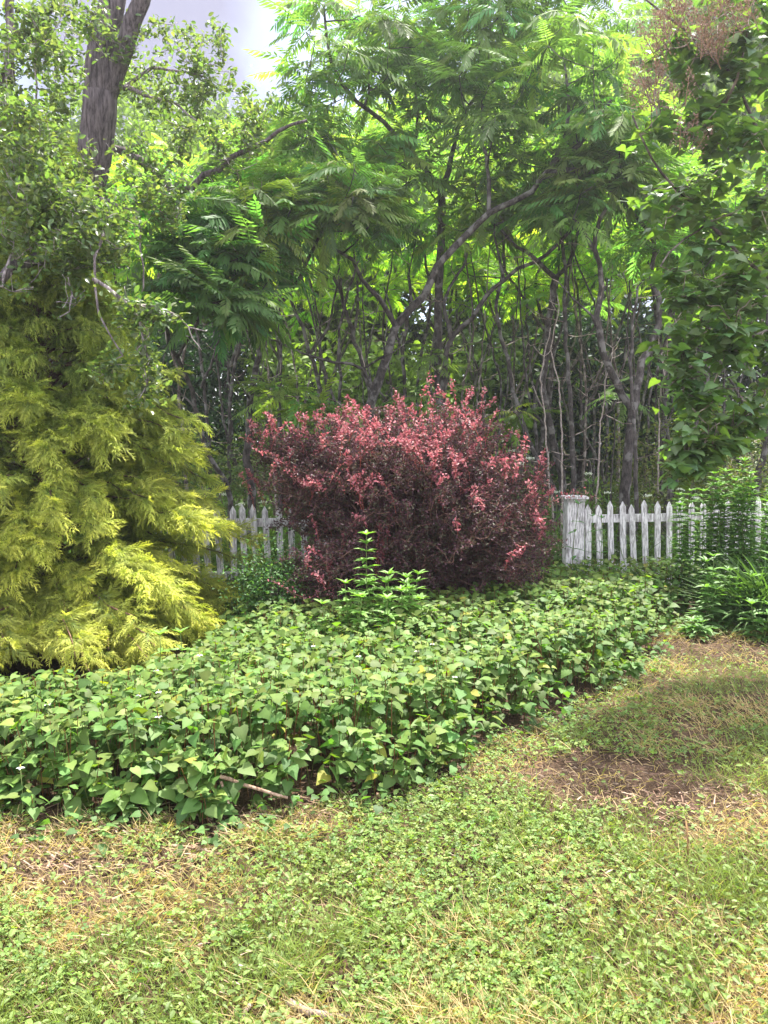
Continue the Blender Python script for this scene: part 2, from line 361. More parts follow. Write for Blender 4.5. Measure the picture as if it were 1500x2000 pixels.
GR_SUMAC = 'sumac trees of the grove behind the fence'
def sumac(label, limbs, blobs, ground=None, flen=.45, nf=(6, 9), col=SUM_C, name='sumac_tree', dead=0, zmin=2.0, bcol=(1, 1, 1), group=GR_SUMAC, var=.22, slope=.011, dens=1.0):
    """limbs: lists of (px, py, Y) with start and end radius; blobs: where the leaf rosettes sit"""
    p0 = P(*limbs[0][0][0]); b = np.array([p0[0]+(ground or 0), p0[1], 0.])
    root = empty(name, b, label, 'tree' if name != 'sumac_sapling' else 'sapling', group)
    sk = Skel()
    for i, (pts, r0, r1) in enumerate(limbs):
        w_ = [P(*q) for q in pts]
        if i == 0: w_ = [b-(0, 0, .05)]+w_
        sk.limb(w_, r0, r1)
    tips = np.concatenate([blob(*q[:6], int(q[6]*dens)) for q in blobs])
    e, d = sk.reach(tips, zmin=zmin, slope=slope)
    if dead:
        NP, NR = sk.arrays(); cand = NP[(NP[:, 2] > .8) & (NP[:, 2] < 3.8)]; nd = len(sk.parts)
        if len(cand):
            dd_ = dead*2; q = cand[rng.integers(0, len(cand), dd_)]+rdir(dd_)*np.array([.5, .3, .3])+np.array([0, 0, .25]); sk.reach(q, rmin=.003, zmin=.5, slope=.010, kink=.2)
    tm = MB(); nd = len(sk.parts) if not dead else nd
    for q, (o, rr, k) in enumerate(sk.parts): tm.tube(o, rr, k, bcol if q < nd else (2.8, 2.5, 2.3))
    tm.build('trunk', M_BARK, root, True)
    mb = MB(); rosettes(mb, e, d, flen, nf, col, var); mb.build('crown', M_SUMAC, root)
    return root

# ============================================================ SETTING: ground
def ground():
    xs = np.unique(np.concatenate([np.linspace(-400, -12, 8), np.linspace(-12, 12, 121), np.linspace(12, 400, 8)]))
    ys = np.unique(np.concatenate([np.linspace(-200, -4, 6), np.linspace(-4, 30, 171), np.linspace(30, 500, 8)]))
    X, Y_ = np.meshgrid(xs, ys); Z = (fbm(X, Y_, 1.5, 3)-.5)*.05*(np.abs(X) < 11.5)*(Y_ < 29)*(Y_ > -3.5)
    v = np.stack([X, Y_, Z-.015], -1).reshape(-1, 3); nx, ny = len(xs), len(ys)
    i = np.arange(ny-1)[:, None]*nx+np.arange(nx-1)[None]; q = np.stack([i, i+1, i+nx+1, i+nx], -1).reshape(-1, 4)
    mb = MB(); mb.add(v, [q], (1, 1, 1)); o = mb.build('ground', M_SOIL, None, True); tag(o, None, None, kind='structure')
ground()

COVER = [G(*q) for q in ((-500, 1600), (0, 1585), (200, 1600), (400, 1600), (600, 1570), (740, 1560), (860, 1500), (960, 1455), (1050, 1400), (1150, 1360), (1230, 1310), (1275, 1260), (1290, 1215), (1360, 1195), (1480, 1185))]
COVER = COVER+[(3.6, 7.4), (-4.6, 7.4), (-4.6, 3.4)]
def covered(x, y, off=0.0):
    return inpoly(x+.05*np.sin(y*9)+.06*np.sin(y*23+1), y+off+.05*np.sin(x*8)+.05*np.sin(x*19+2)+.03*np.sin(x*41), COVER)
def ell(x, y, c, rx, ry):
    return np.hypot((x-c[0])/rx, (y-c[1])/ry)
SOIL = G(1160, 1512); SOIL2 = G(1320, 1548); SOIL3 = G(1370, 1265)
def bare(x, y):
    """0 = full lawn, 1 = bare earth"""
    n = fbm(x, y, 4, 9)-.5
    a = 1.25-np.minimum(ell(x, y, SOIL, .47, .36), ell(x, y, SOIL2, .36, .22))+n*1.1
    b = 1.25-ell(x, y, SOIL3, .85, .33)+n*.9
    c = .72-ell(x, y, G(120, 1690), 1.0, .17)+n*1.3
    return np.clip(np.maximum(np.maximum(a, b), c)*1.6, 0, 1)

def lawn():
    def pts(n, y0=1.45, y1=8.2):
        y = y0+(y1-y0)*rng.random(n)**1.75; x = (rng.random(n)*2-1)*(.66*y+.5); return x, y
    # grass
    x, y = pts(190000); dry = fbm(x, y, 2.4, 5); near = np.exp(-((y-1.9)/.55)**2)*.17
    keep = ~covered(x, y, .04) & (rng.random(len(x)) > bare(x, y)*.80) & ((fbm(x, y, 3.2, 17) > .43) | (rng.random(len(x)) < .45))
    x, y, dry, near = x[keep], y[keep], dry[keep]+.35*(fbm(x[keep], y[keep], 1.1, 31)-.5), near[keep]; n = len(x)
    b = bare(x, y)
    isdry = rng.random(n) < np.clip((dry-.45)*4.2+near*1.5+.5*b+.16, .08, .95)
    h = U(.03, .075, n)*(1+.5*(fbm(x, y, 5, 11) > .6)); ang = U(0, 2*pi, n); tilt = U(.1, 1.0, n)+isdry*.25
    d = np.stack([np.cos(ang)*np.sin(tilt), np.sin(ang)*np.sin(tilt), np.cos(tilt)], 1)
    up = np.stack([-np.sin(ang), np.cos(ang), U(.2, 1, n)], 1)
    cg = np.array([.19, .25, .060])*U(.7, 1.35, (n, 1))*np.array([1, 1, 1]); cd = np.array([.56, .43, .22])*U(.6, 1.25, (n, 1))
    c = np.where(isdry[:, None], cd, cg); mb = MB(); pos = np.stack([x, y, np.zeros(n)-.005], 1)
    k = rng.integers(0, 3, n)
    for i in range(3): mb.inst(GRASS[i], pos[k == i], d[k == i], up[k == i], np.stack([U(.03, .065, (k == i).sum()), h[k == i], h[k == i]], 1), c[k == i])
    o = mb.build('lawn_grass', M_GRASS); tag(o, 'mown patchy lawn grass with straw coloured dry blades', 'grass', kind='stuff')
    # clover and small weeds
    x, y = pts(90000); keep = ~covered(x, y, .02) & (rng.random(len(x)) > bare(x, y)*1.0)
    cl = fbm(x, y, 2.0, 21)+.12*np.exp(-((x-.3)/.9)**2-((y-2.35)/.5)**2)-.10*np.exp(-((y-1.85)/.3)**2)
    keep &= rng.random(len(x)) < np.clip((cl-.40)*6, .08, 1); x, y, cl = x[keep], y[keep], cl[keep]; n = len(x)
    z = U(.008, .045, n)*(.7+.6*fbm(x, y, 6, 2)); sz = U(.009, .021, n)*(1+.12*(y-2))
    up = nrm(np.array([0, 0, 1])+rng.normal(size=(n, 3))*.33); d = nrm(np.cross(up, rdir(n)))
    c = np.array([.155, .24, .060])*U(.65, 1.45, (n, 1))*np.stack([U(.8, 1.35, n), np.ones(n), U(.8, 1.1, n)], 1)
    pos = np.stack([x, y, z], 1); mb = MB(); k = rng.integers(0, 3, n)
    for i in range(3): mb.inst(CLOVER[i], pos[k == i], d[k == i], up[k == i], sz[k == i], c[k == i])
    o = mb.build('clover', M_LEAF); tag(o, 'low clover and small round weed leaves spread through the lawn', 'clover', kind='stuff')
    # single oval weed leaves
    x, y = pts(26000); keep = ~covered(x, y, .0) & (rng.random(len(x)) > bare(x, y)*.85); x, y = x[keep], y[keep]; n = len(x)
    ang = U(0, 2*pi, n); d = np.stack([np.cos(ang), np.sin(ang), U(-.2, .6, n)], 1); mb = MB()
    c = np.array([.18, .26, .07])*U(.6, 1.4, (n, 1)); pos = np.stack([x, y, U(.01, .04, n)], 1)
    mb.inst(OVAL, pos, d, nrm(np.array([0, 0, 1])+rng.normal(size=(n, 3))*.4), U(.010, .032, n), c)
    o = mb.build('lawn_weeds', M_LEAF); tag(o, 'small oval weed leaves growing among the lawn grass', 'weeds', kind='stuff')
lawn()

def litter():
    """straw, dead stalks and shreds on bare places"""
    n = 110000; y = 1.6+6.2*rng.random(n)**1.5; x = (rng.random(n)*2-1)*(.6*y+.4)
    b = bare(x, y); edge = covered(x, y, .22) & ~covered(x, y, -.10)
    keep = rng.random(n) < np.clip(b*.33+edge*.45+.03, 0, 1)
    x, y = x[keep], y[keep]; n = len(x); ang = rng.normal(size=n)*.9; l = U(.012, .06, n)*(1+1.3*(rng.random(n) < .08))
    d = np.stack([np.cos(ang), np.sin(ang), rng.normal(size=n)*.12], 1); mb = MB()
    pal = np.array([[.44, .31, .19], [.34, .20, .14], [.50, .38, .28], [.16, .10, .07], [.24, .15, .10], [.10, .065, .045]])
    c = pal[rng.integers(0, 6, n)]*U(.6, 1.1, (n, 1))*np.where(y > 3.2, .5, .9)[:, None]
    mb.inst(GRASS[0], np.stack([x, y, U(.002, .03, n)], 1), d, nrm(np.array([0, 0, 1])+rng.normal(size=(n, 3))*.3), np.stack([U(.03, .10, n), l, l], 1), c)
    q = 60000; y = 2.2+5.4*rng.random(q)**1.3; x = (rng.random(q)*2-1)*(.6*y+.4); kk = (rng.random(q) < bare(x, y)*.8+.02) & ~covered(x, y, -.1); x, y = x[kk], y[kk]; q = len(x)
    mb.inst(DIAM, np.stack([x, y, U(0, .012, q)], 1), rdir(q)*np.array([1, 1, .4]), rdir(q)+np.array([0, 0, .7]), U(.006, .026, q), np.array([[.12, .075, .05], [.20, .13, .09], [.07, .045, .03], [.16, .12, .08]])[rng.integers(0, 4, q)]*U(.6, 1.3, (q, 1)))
    o = mb.build('straw_litter', M_STRAW); tag(o, 'dry straw and shredded stalks on the bare earth', 'litter', kind='stuff')
litter()

def ground_cover():
    n = 12000; x = U(-4.4, 3.4, n); y = 2.7+4.7*rng.random(n)**1.15
    keep = covered(x, y) & (np.abs(x) < .62*y+.5)
    # room for the cypress and the barberry trunks
    cyp = ((np.abs(x+2.75)/1.5)**4+(np.abs(y-5.62)/1.52)**4)**.25; keep &= cyp > 1; keep &= ell(x, y, (.25, 6.4), .75, .5) > 1
    x, y, cyp = x[keep], y[keep], cyp[keep]; n = len(x)
    fr = covered(x, y-.18); hh = (.23+.19*fbm(x, y, 1.3, 8)+.06*rng.random(n))*np.where(fr, 1, .62)
    edge2 = covered(x, y-.06); hh *= np.where(edge2, 1, .6)*np.clip(.45+(cyp-1)*2.2, .45, 1)
    st = MB(); lf = MB(); lean = rng.normal(size=(n, 2))*.12
    lean[:, 1] -= np.where(fr, .03, .10)/np.maximum(hh, .1)*.2
    b = np.stack([x, y, np.zeros(n)], 1); top = b+np.stack([lean[:, 0]*hh, lean[:, 1]*hh, hh], 1)
    # stems: thin crossed strips kept as 3-sided rods
    STEM = TM([(-.5, 0, 0), (.5, 0, 0), (0, 0, .8), (-.5, 1, 0), (.5, 1, 0), (0, 1, .8)], [[(0, 1, 4, 3), (1, 2, 5, 4), (2, 0, 3, 5)]])
    sc_ = np.stack([np.full(n, .0035), np.linalg.norm(top-b, axis=1), np.full(n, .0035)], 1)
    st.inst(STEM, b, top-b, np.array([0, -1, .1]), sc_, np.where(rng.random((n, 1)) < .5, [[.22, .10, .05]], [[.14, .16, .05]]))
    for i, t in enumerate((.99, .97, .86, .80, .66, .50, .36, .2)):
        m = rng.random(n) < (1, .85, .95, .75, .9, .75, .55, .35)[i]
        p = b[m]+(top-b)[m]*t; k = m.sum(); az = U(0, 2*pi, k)
        out = np.stack([np.cos(az), np.sin(az)-.25, U(-.55, .25, k) if i > 0 else U(-.1, .7, k)], 1)
        d = nrm(out); pet = U(.01, .035, k)[:, None]*np.array([1, 1, .3])
        sz = (.030+.044*rng.random(k)**1.3)*(1.05 if i > 1 else .86); which = rng.integers(0, 4, k)
        cc = np.array([.104, .198, .048])*U(.55, 1.35, (k, 1))*np.stack([U(.85, 1.3, k), np.ones(k), U(.85, 1.15, k)], 1)
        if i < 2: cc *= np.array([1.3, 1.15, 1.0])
        yel = rng.random(k) < .012; cc[yel] = (.30, .30, .05)
        upv = nrm(np.array([0, -.25, 1])+rng.normal(size=(k, 3))*.32)
        for q in range(4):
            z = which == q; lf.inst(HEARTS[q], (p+d*pet)[z], d[z], upv[z], sz[z], cc[z])
    # creeping small leaves along the front edge
    m = 9000; xe = U(-3, 3.2, m); ye = U(2.6, 6.4, m); kk = covered(xe, ye, .17+.1*rng.random(m)) & ~covered(xe, ye, -.02); xe, ye = xe[kk], ye[kk]; m = len(xe)
    az = U(0, 2*pi, m); d = np.stack([np.cos(az), np.sin(az), U(-.4, .3, m)], 1)
    lf.inst(HEARTS[1], np.stack([xe, ye, U(.01, .09, m)], 1), d, nrm(np.array([0, -.1, 1])+rng.normal(size=(m, 3))*.35), U(.018, .048, m), np.array([.10, .19, .055])*U(.6, 1.4, (m, 1)))
    st.v += lf.v; st.c += lf.c
    for k in (3, 4): st.f[k] += [f+st.n for f in lf.f[k]]
    st.n += lf.n
    o = st.build('ground_cover', M_HOUT, smooth=True); tag(o, 'dense bed of heart shaped green leaves on reddish stems', 'ground cover', kind='stuff')
ground_cover()

def white_flowers():
    spots = [(612, 1262, 'near the middle of'), (305, 1310, 'beside the pale leafy shoots in'), (345, 1308, 'just right of those shoots in'), (272, 1358, 'low at the left of'), (310, 1352, 'left of centre in'), (310, 1400, 'standing forward in'), (492, 1330, 'halfway along'),
             (700, 1282, 'in front of the tall leafy stalk over'), (815, 1272, 'below the barberry in'), (845, 1258, 'among the back leaves of'), (888, 1322, 'right of centre in'), (1058, 1170, 'far back under the barberry in'), (40, 1500, 'at the left front of'), (93, 1376, 'below the cypress in'), (390, 1280, 'at the back left of')]
    for px, py, s in spots:
        g = None
        Y = None
        for yy in np.arange(3, 7.2, .05):
            z = P(px, py, yy)[2]
            if z < .36: Y = yy; break
        p = P(px, py, Y or 6); b = (p[0], p[1], 0)
        r = empty('white_flower', b, 'tiny white flower '+s+' the leaf bed', 'flower', 'white flowers in the leaf bed')
        mb = MB(); mb.tube([b, (p[0]+.004, p[1], p[2]*.5), p], [.0022, .002, .0015], 5, (.2, .25, .08)); mb.build('stalk', M_STEM, r, True)
        mb = MB(); a = np.arange(4)*pi/2+U(0, 1); d = np.stack([np.cos(a), np.sin(a), np.full(4, .15)], 1)
        mb.inst(OVAL, np.repeat([p], 4, 0), d, (0, -.3, 1), .017, (.85, .83, .85)); mb.build('petals', M_PETAL, r)
        mb = MB(); mb.tube([p, p+(0, 0, .008), p+(0, 0, .015)], [.003, .0028, .0012], 6, (.5, .45, .12)); mb.build('flower_cone', M_STEM, r, True)
white_flowers()

# ============================================================ FENCES
def picket_mesh(wd, h, th=.019, tip=.055):
    mb = MB(); a = wd/2; v = []
    for y in (-th/2, th/2): v += [(-a, y, 0), (a, y, 0), (a, y, h-tip), (0, y, h), (-a, y, h-tip)]
    mb.add(v, [[(0, 1, 2, 4), (5, 9, 7, 6), (0, 5, 6, 1), (1, 6, 7, 2), (2, 7, 8, 3), (3, 8, 9, 4), (4, 9, 5, 0)], [(4, 2, 3), (9, 8, 7)]], (1, 1, 1))
    return mb
def fence(label, A, B, n, post=None, top=.92):
    A, B = np.array(A, float), np.array(B, float); d = (B-A)/np.linalg.norm(B-A); L_ = np.linalg.norm(B-A); yaw = math.atan2(d[1], d[0])
    r = empty('picket_fence', (A[0], A[1], 0), label, 'fence', 'white picket fence sections')
    for z in (.76, .26):
        mb = MB(); R = [[math.cos(yaw), -math.sin(yaw), 0], [math.sin(yaw), math.cos(yaw), 0], [0, 0, 1]]
        c = (A+B)/2; mb.box((c[0]-d[1]*.034*1, c[1]+d[0]*.034, z), (L_, .034, .078), R=R); mb.build('rail', M_PAINT, r)
    for i in range(n):
        p = A+d*(L_*(i+.5)/n); h = top+rng.normal()*.012
        o = picket_mesh(.057+rng.normal()*.0015, h-.04).build('picket', M_PAINT); o.parent = r
        o.location = (p[0]-A[0]-d[1]*.0*1, p[1]-A[1]-.0, .04); o.rotation_euler = (rng.normal()*.015, -.030+rng.normal()*.020, yaw+rng.normal()*.04)
    return r
FR_Y = 7.5
pL, pR = P(1142, 1000, FR_Y), P(1640, 1000, FR_Y+.5)
fr = fence('white peeling picket fence running right from the square capped post', (pL[0], pL[1]), (pR[0], pR[1]), 23)
def post():
    c = P(1121, 1000, FR_Y); b = np.array([c[0], c[1], 0]); o = MB(); w0, w1, h = .090, .082, .965
    v = []
    for z, w_ in ((0, w0), (h, w1)): v += [(x*w_, y*w_, z) for x, y in ((-1, -1), (1, -1), (1, 1), (-1, 1))]
    o.add(np.array(v)+b, [[(0, 1, 5, 4), (1, 2, 6, 5), (2, 3, 7, 6), (3, 0, 4, 7), (4, 5, 6, 7)]], (1, 1, 1))
    p_ = o.build('post', M_PAINT, fr); p_.rotation_euler = (0, -.0, 0)
    mb = MB(); mb.box(b+(-.002, 0, h+.012), (.232, .232, .024)); mb.box(b+(0, 0, h-.012), (.182, .182, .022)); mb.build('post_cap', M_PAINT, p_, base=np.array(fr.location))
post()
a, b_ = P(300, 1000, 7.05), P(745, 1000, 7.25)
fence('white peeling picket fence between the golden cypress and the barberry', (a[0], a[1]), (b_[0], b_[1]), 19)

# ============================================================ RED BARBERRY
def barberry():
    c0 = np.array([.22, 6.35, 0]); r = empty('barberry_bush', c0, 'large dark red barberry bush with pink new shoots before the fence', 'shrub')
    st = MB(); lf = MB(); sh = MB()
    Y0 = 6.3
    def arch(a, t, sag=.25, n=12, kink=.02):
        h = np.linalg.norm(t-a); p1 = a+(t-a)*.30+np.array([0, 0, h*.42]); p2 = a+(t-a)*.72+np.array([0, 0, h*sag]); u = np.linspace(0, 1, n)[:, None]
        c = a*(1-u)**3+3*p1*u*(1-u)**2+3*p2*u*u*(1-u)+t*u**3; c[1:-1] += rng.normal(size=c[1:-1].shape)*kink; return c
    def leaves(mb, pts, k, size, col, outer=0, spread=.02):
        m = len(pts)*k; p = np.repeat(pts, k, 0)+rng.normal(size=(m, 3))*spread; d = nrm(rdir(m)+np.array([0, -.15, .45]))
        mb.inst(OVAL, p, d, nrm(rdir(m)*.8+np.array([0, 0, .8])), U(size*.6, size*1.25, m), col(m))
    def dark(m):
        g = rng.random((m, 1)); c = np.where(g < .45, [[.080, .034, .048]], np.where(g < .88, [[.070, .066, .040]], [[.12, .060, .072]])); return c*U(.6, 1.5, (m, 1))
    def pink(m):
        g = rng.random((m, 1)); c = np.where(g < .6, [[.45, .15, .18]], np.where(g < .82, [[.52, .28, .27]], [[.24, .07, .09]])); return c*U(.7, 1.25, (m, 1))
    tg = []
    # outline by lobes, in photo pixels
    for px, py, rx, ry, Y, dY, n in ((800, 960, 235, 140, 6.2, .85, 240), (900, 1040, 170, 140, 6.1, .85, 130), (700, 920, 140, 90, 6.3, .6, 80), (640, 1130, 85, 65, 5.65, .35, 44),
                                     (990, 1060, 95, 100, 6.3, .6, 70), (850, 860, 150, 62, 6.4, .5, 70), (600, 930, 75, 60, 6.4, .4, 36), (930, 940, 95, 80, 6.0, .5, 50), (780, 1100, 150, 80, 5.8, .4, 70), (1040, 970, 40, 60, 6.3, .3, 14), (1015, 1110, 62, 70, 6.1, .5, 60), (545, 880, 60, 35, 6.5, .3, 26), (600, 1010, 65, 75, 6.2, .35, 55), (570, 950, 60, 60, 6.3, .4, 30)):
        tg.append(blob(px, py, rx, ry, Y, dY, n))
    tg = np.concatenate(tg)
    for t in tg:
        a = c0+np.append(rng.normal(size=2)*.16, .02)
        c = arch(a, t, U(.05, .3), 12, .012); st.tube(c, np.linspace(.008, .003, 12), 4, (.55, .35, .3))
        m = len(c); outer = c[5:]
        leaves(lf, outer, 5, .024, dark)
        for _ in range(5):
            b = c[rng.integers(4, 12)]; t2 = b+rdir(1)[0]*np.array([.22, .2, .14])+np.array([0, -.02, .06]); q = arch(b, t2, .1, 7, .008)
            st.tube(q, np.linspace(.003, .0015, 7), 3, (.6, .35, .3)); leaves(lf, q[1:], 7, .022, dark, spread=.016)
    # fresh shoots on the outside, most on top and to the right
    NT = len(tg); pxs = np.array([PXL(t) for t in tg])
    wgt = np.exp(-((pxs[:, 1]-870)/95)**2)+.55*np.exp(-((pxs[:, 0]-920)/130)**2-((pxs[:, 1]-960)/110)**2)+.09+.35*np.exp(-((pxs[:, 0]-640)/80)**2-((pxs[:, 1]-1120)/60)**2)
    wgt *= np.clip((7.1-tg[:, 1])*1.1, .3, 1.2)
    pick = rng.random(NT) < wgt*.27
    for t in tg[pick]:
        for _ in range(int(rng.integers(1, 4))):
            b = t+rng.normal(size=3)*.06; l = U(.10, .34); d = nrm(np.array([U(-.6, .6), U(-.8, .1), U(.4, 1.2)])); e = b+d*l
            q = arch(b, e, .02, 8, .004); st.tube(q, np.linspace(.0025, .0012, 8), 3, (1.2, .35, .3)); leaves(sh, q[1:], 5, .026, pink, spread=.010)
    for px, py, Y, ang in [(668, 800, 6.5, 0), (690, 812, 6.5, 0), (720, 800, 6.5, .1), (655, 835, 6.4, 0), (785, 775, 6.5, .0), (762, 800, 6.5, 0), (868, 790, 6.5, -.1), (850, 812, 6.5, 0), (893, 800, 6.4, .1), (880, 838, 6.4, 0), (915, 835, 6.4, .2), (960, 865, 6.3, .5), (992, 885, 6.3, .7), (690, 1010, 5.75, .3), (748, 1005, 5.75, 0), (750, 1060, 5.7, .1), (1000, 1000, 5.9, .5), (1030, 970, 6.2, .7), (610, 850, 6.5, -.4), (560, 865, 6.5, -.7), (530, 910, 6.5, -.8), (478, 918, 6.6, -.5)]:
        for _ in range(3):
            e = P(px+U(-9, 9), py+U(-6, 12), Y); b = e+np.array([-math.sin(ang)*.30+rng.normal()*.02, rng.normal()*.03, -.30]); q = arch(b, e, .02, 12, .006)
            st.tube(q, np.linspace(.003, .0012, 12), 3, (1.2, .35, .3)); leaves(sh, q[2:], 6, .024, pink, spread=.010)
    # long side branches: right over the post, left across the trunk
    for pts in ([(1010, 1010, 6.2), (1050, 990, 6.3), (1090, 975, 6.4), (1125, 962, 6.5), (1160, 975, 6.6)], [(1000, 1005, 6.2), (1030, 975, 6.3), (1052, 950, 6.35), (1065, 945, 6.4)], [(620, 880, 6.4), (570, 862, 6.5), (520, 850, 6.5), (480, 862, 6.6)],
                [(640, 1150, 5.6), (600, 1170, 5.5), (560, 1150, 5.4), (530, 1135, 5.4)], [(640, 1170, 5.6), (620, 1190, 5.5), (600, 1205, 5.4), (590, 1215, 5.4)], [(640, 1110, 5.7), (620, 1080, 5.6), (600, 1068, 5.6)]):
        w_ = [P(*q) for q in pts]; q = polyline([c0+np.array([0, 0, .5])]+w_, .05, .004); st.tube(q, np.linspace(.006, .002, len(q)), 4, (.7, .35, .3)); n_ = int(len(q)*.45)
        leaves(lf, q[len(q)//3:], 4, .022, dark); leaves(sh, q[n_:], 5, .024, pink, spread=.02)
    st.build('stems', M_TWIG, r, True); lf.build('foliage', M_BARB, r); sh.build('new_shoots', M_BARB, r)
barberry()

# ============================================================ GOLDEN CYPRESS
def spray(seed):
    r = np.random.default_rng(seed); v = []; f4 = []; f3 = []; m = []
    def strip(a, b, c, w_, m0, m1):
        k = len(v); s1 = nrm(np.cross(b-a, [0, 0, 1]))*w_
        v.extend([a-s1, a+s1, b-s1*.9, b+s1*.9, c]); f4.append((k, k+1, k+3, k+2)); f3.append((k+2, k+3, k+4)); m.extend([m0, m0, (m0+m1)/2, (m0+m1)/2, m1])
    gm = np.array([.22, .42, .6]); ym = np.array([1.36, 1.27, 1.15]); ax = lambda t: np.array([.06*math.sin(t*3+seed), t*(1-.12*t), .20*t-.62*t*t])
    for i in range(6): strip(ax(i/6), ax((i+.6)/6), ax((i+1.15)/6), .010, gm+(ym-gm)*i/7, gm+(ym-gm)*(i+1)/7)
    for i in range(13):
        t = .12+.86*i/13
        for s in (-1, 1):
            a = ax(t); l = (.42-.22*t)*(1+r.normal()*.2); e = nrm(np.array([s*(.62+r.normal()*.12), .72+r.normal()*.12, r.normal()*.15-.05]))
            b = a+e*l*.5; c = b+nrm(e*np.array([.6, .8, 1])+np.array([0, 0, -.75]))*l*.55; y0 = gm+(ym-gm)*t
            strip(a, b, c, .0105, y0, ym*(1+r.normal()*.1))
            for q in (.4, .75):
                p = a+(b-a)*q*1.2; ss = 1 if r.random() < .5 else -1; e2 = nrm(e+np.array([ss*.5, 0, -.25+r.normal()*.3])); strip(p, p+e2*l*.2, p+e2*l*.33+(0, 0, -.04), .009, y0*.9+.1*ym, ym*(1+r.normal()*.12))
    return TM(v, [f3, f4], m)
SPRAYS = [spray(s) for s in range(5)]
def cypress():
    c0 = np.array([-2.60, 5.85, 0]); r = empty('golden_cypress', c0, 'big golden yellow threadleaf cypress with drooping sprays at the left', 'conifer')
    H = 3.95; st = MB(); fo = MB()
    st.tube(polyline([c0-(0, 0, .05), c0+(.05, 0, 1.4), c0+(-.05, .05, 2.9), c0+(.02, 0, H)], .2, .01), np.linspace(.13, .015, len(polyline([c0-(0, 0, .05), c0+(.05, 0, 1.4), c0+(-.05, .05, 2.9), c0+(.02, 0, H)], .2, 0))), 8)
    nb = 420
    for i in range(nb):
        z = max(.12, .15+(H-.35)*(i/nb)**1.15+rng.normal()*.10); az = i*2.39996+rng.normal()*.2
        prof = np.interp(z, [0, .35, .9, 1.5, 2.1, 2.7, 3.3, 3.9], [1.45, 1.50, 1.36, 1.20, .88, .56, .32, .10])
        prof *= U(.70, 1.0)*(1+.16*math.sin(az*2.3+z*3.1)+.10*math.sin(az*5+z*7))
        if z < .5: prof *= 1.0
        d = np.array([math.cos(az), math.sin(az)*np.interp(z, [.6, 1.6], [1.06, .85]), 0]); a = c0+(0, 0, max(.1, z-.20)); n = 14
        u = np.linspace(0, 1, n)[:, None]; tipd = .22*prof
        c = a+d*prof*u+np.array([0, 0, 1])*(.42*prof*u*(1-u)*1.3+(.24-tipd*.9-(.16 if z < .7 else 0))*u)
        c[1:] += rng.normal(size=(n-1, 3))*.012; st.tube(c, np.linspace(.014, .004, n)*(.6+.4*prof), 4)
        # sprays on the outer part
        for k, t in enumerate(np.linspace(.30, 1.0, max(6, int(prof*28)))):
            p = c[0]+(c[-1]-c[0])*0; idx = t*(n-1); j = int(min(idx, n-2)); p = c[j]*(1-(idx-j))+c[j+1]*(idx-j)
            side = 1 if k % 2 else -1; perp = np.array([-d[1], d[0], 0])*side
            m = 2 if t < .97 else 4
            for q in range(m):
                e = nrm(d*(.40+.5*t)+perp*U(.1, .95)*(1 if q == 0 else -.8)+np.array([0, 0, U(-.55, .55)])+rng.normal(size=3)*.25)
                s = U(.11, .25)
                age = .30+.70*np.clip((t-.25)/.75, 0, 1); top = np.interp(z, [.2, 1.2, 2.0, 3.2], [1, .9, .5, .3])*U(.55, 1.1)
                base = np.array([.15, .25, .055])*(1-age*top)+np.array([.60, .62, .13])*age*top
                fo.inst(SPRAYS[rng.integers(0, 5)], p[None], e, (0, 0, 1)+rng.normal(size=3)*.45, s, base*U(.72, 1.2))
    for i in range(52):
        az = -pi/2+U(-1.15, .80); L_ = U(1.2, 1.85); d = np.array([math.cos(az), math.sin(az), 0]); a = c0+(0, 0, U(.25, .5)); n = 16; u = np.linspace(0, 1, n)[:, None]; zt = U(.12, .42)
        c = a+d*L_*u+np.array([0, 0, 1])*(u*(1-u)*.5+(zt-a[2])*u**1.5); c[1:] += rng.normal(size=(n-1, 3))*.014; st.tube(c, np.linspace(.012, .003, n), 4, (1.5, 1.3, 1.2))
        for k, t in enumerate(np.linspace(.45, 1, 24)):
            j = int(t*(n-1)); p = c[j]+rng.normal(size=3)*.02; side = 1 if k % 2 else -1
            for q in range(2):
                e = nrm(d*.6+np.array([-d[1], d[0], 0])*side*U(.1, .9)+np.array([0, 0, U(-.35, .6)])+rng.normal(size=3)*.25); b_ = np.array([.17, .26, .055])*(1-t)+np.array([.50, .53, .12])*t
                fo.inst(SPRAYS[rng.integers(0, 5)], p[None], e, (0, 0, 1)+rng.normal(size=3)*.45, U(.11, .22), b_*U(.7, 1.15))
    st.build('trunk', M_CONE, r, True); fo.build('crown', M_CYP, r)
cypress()

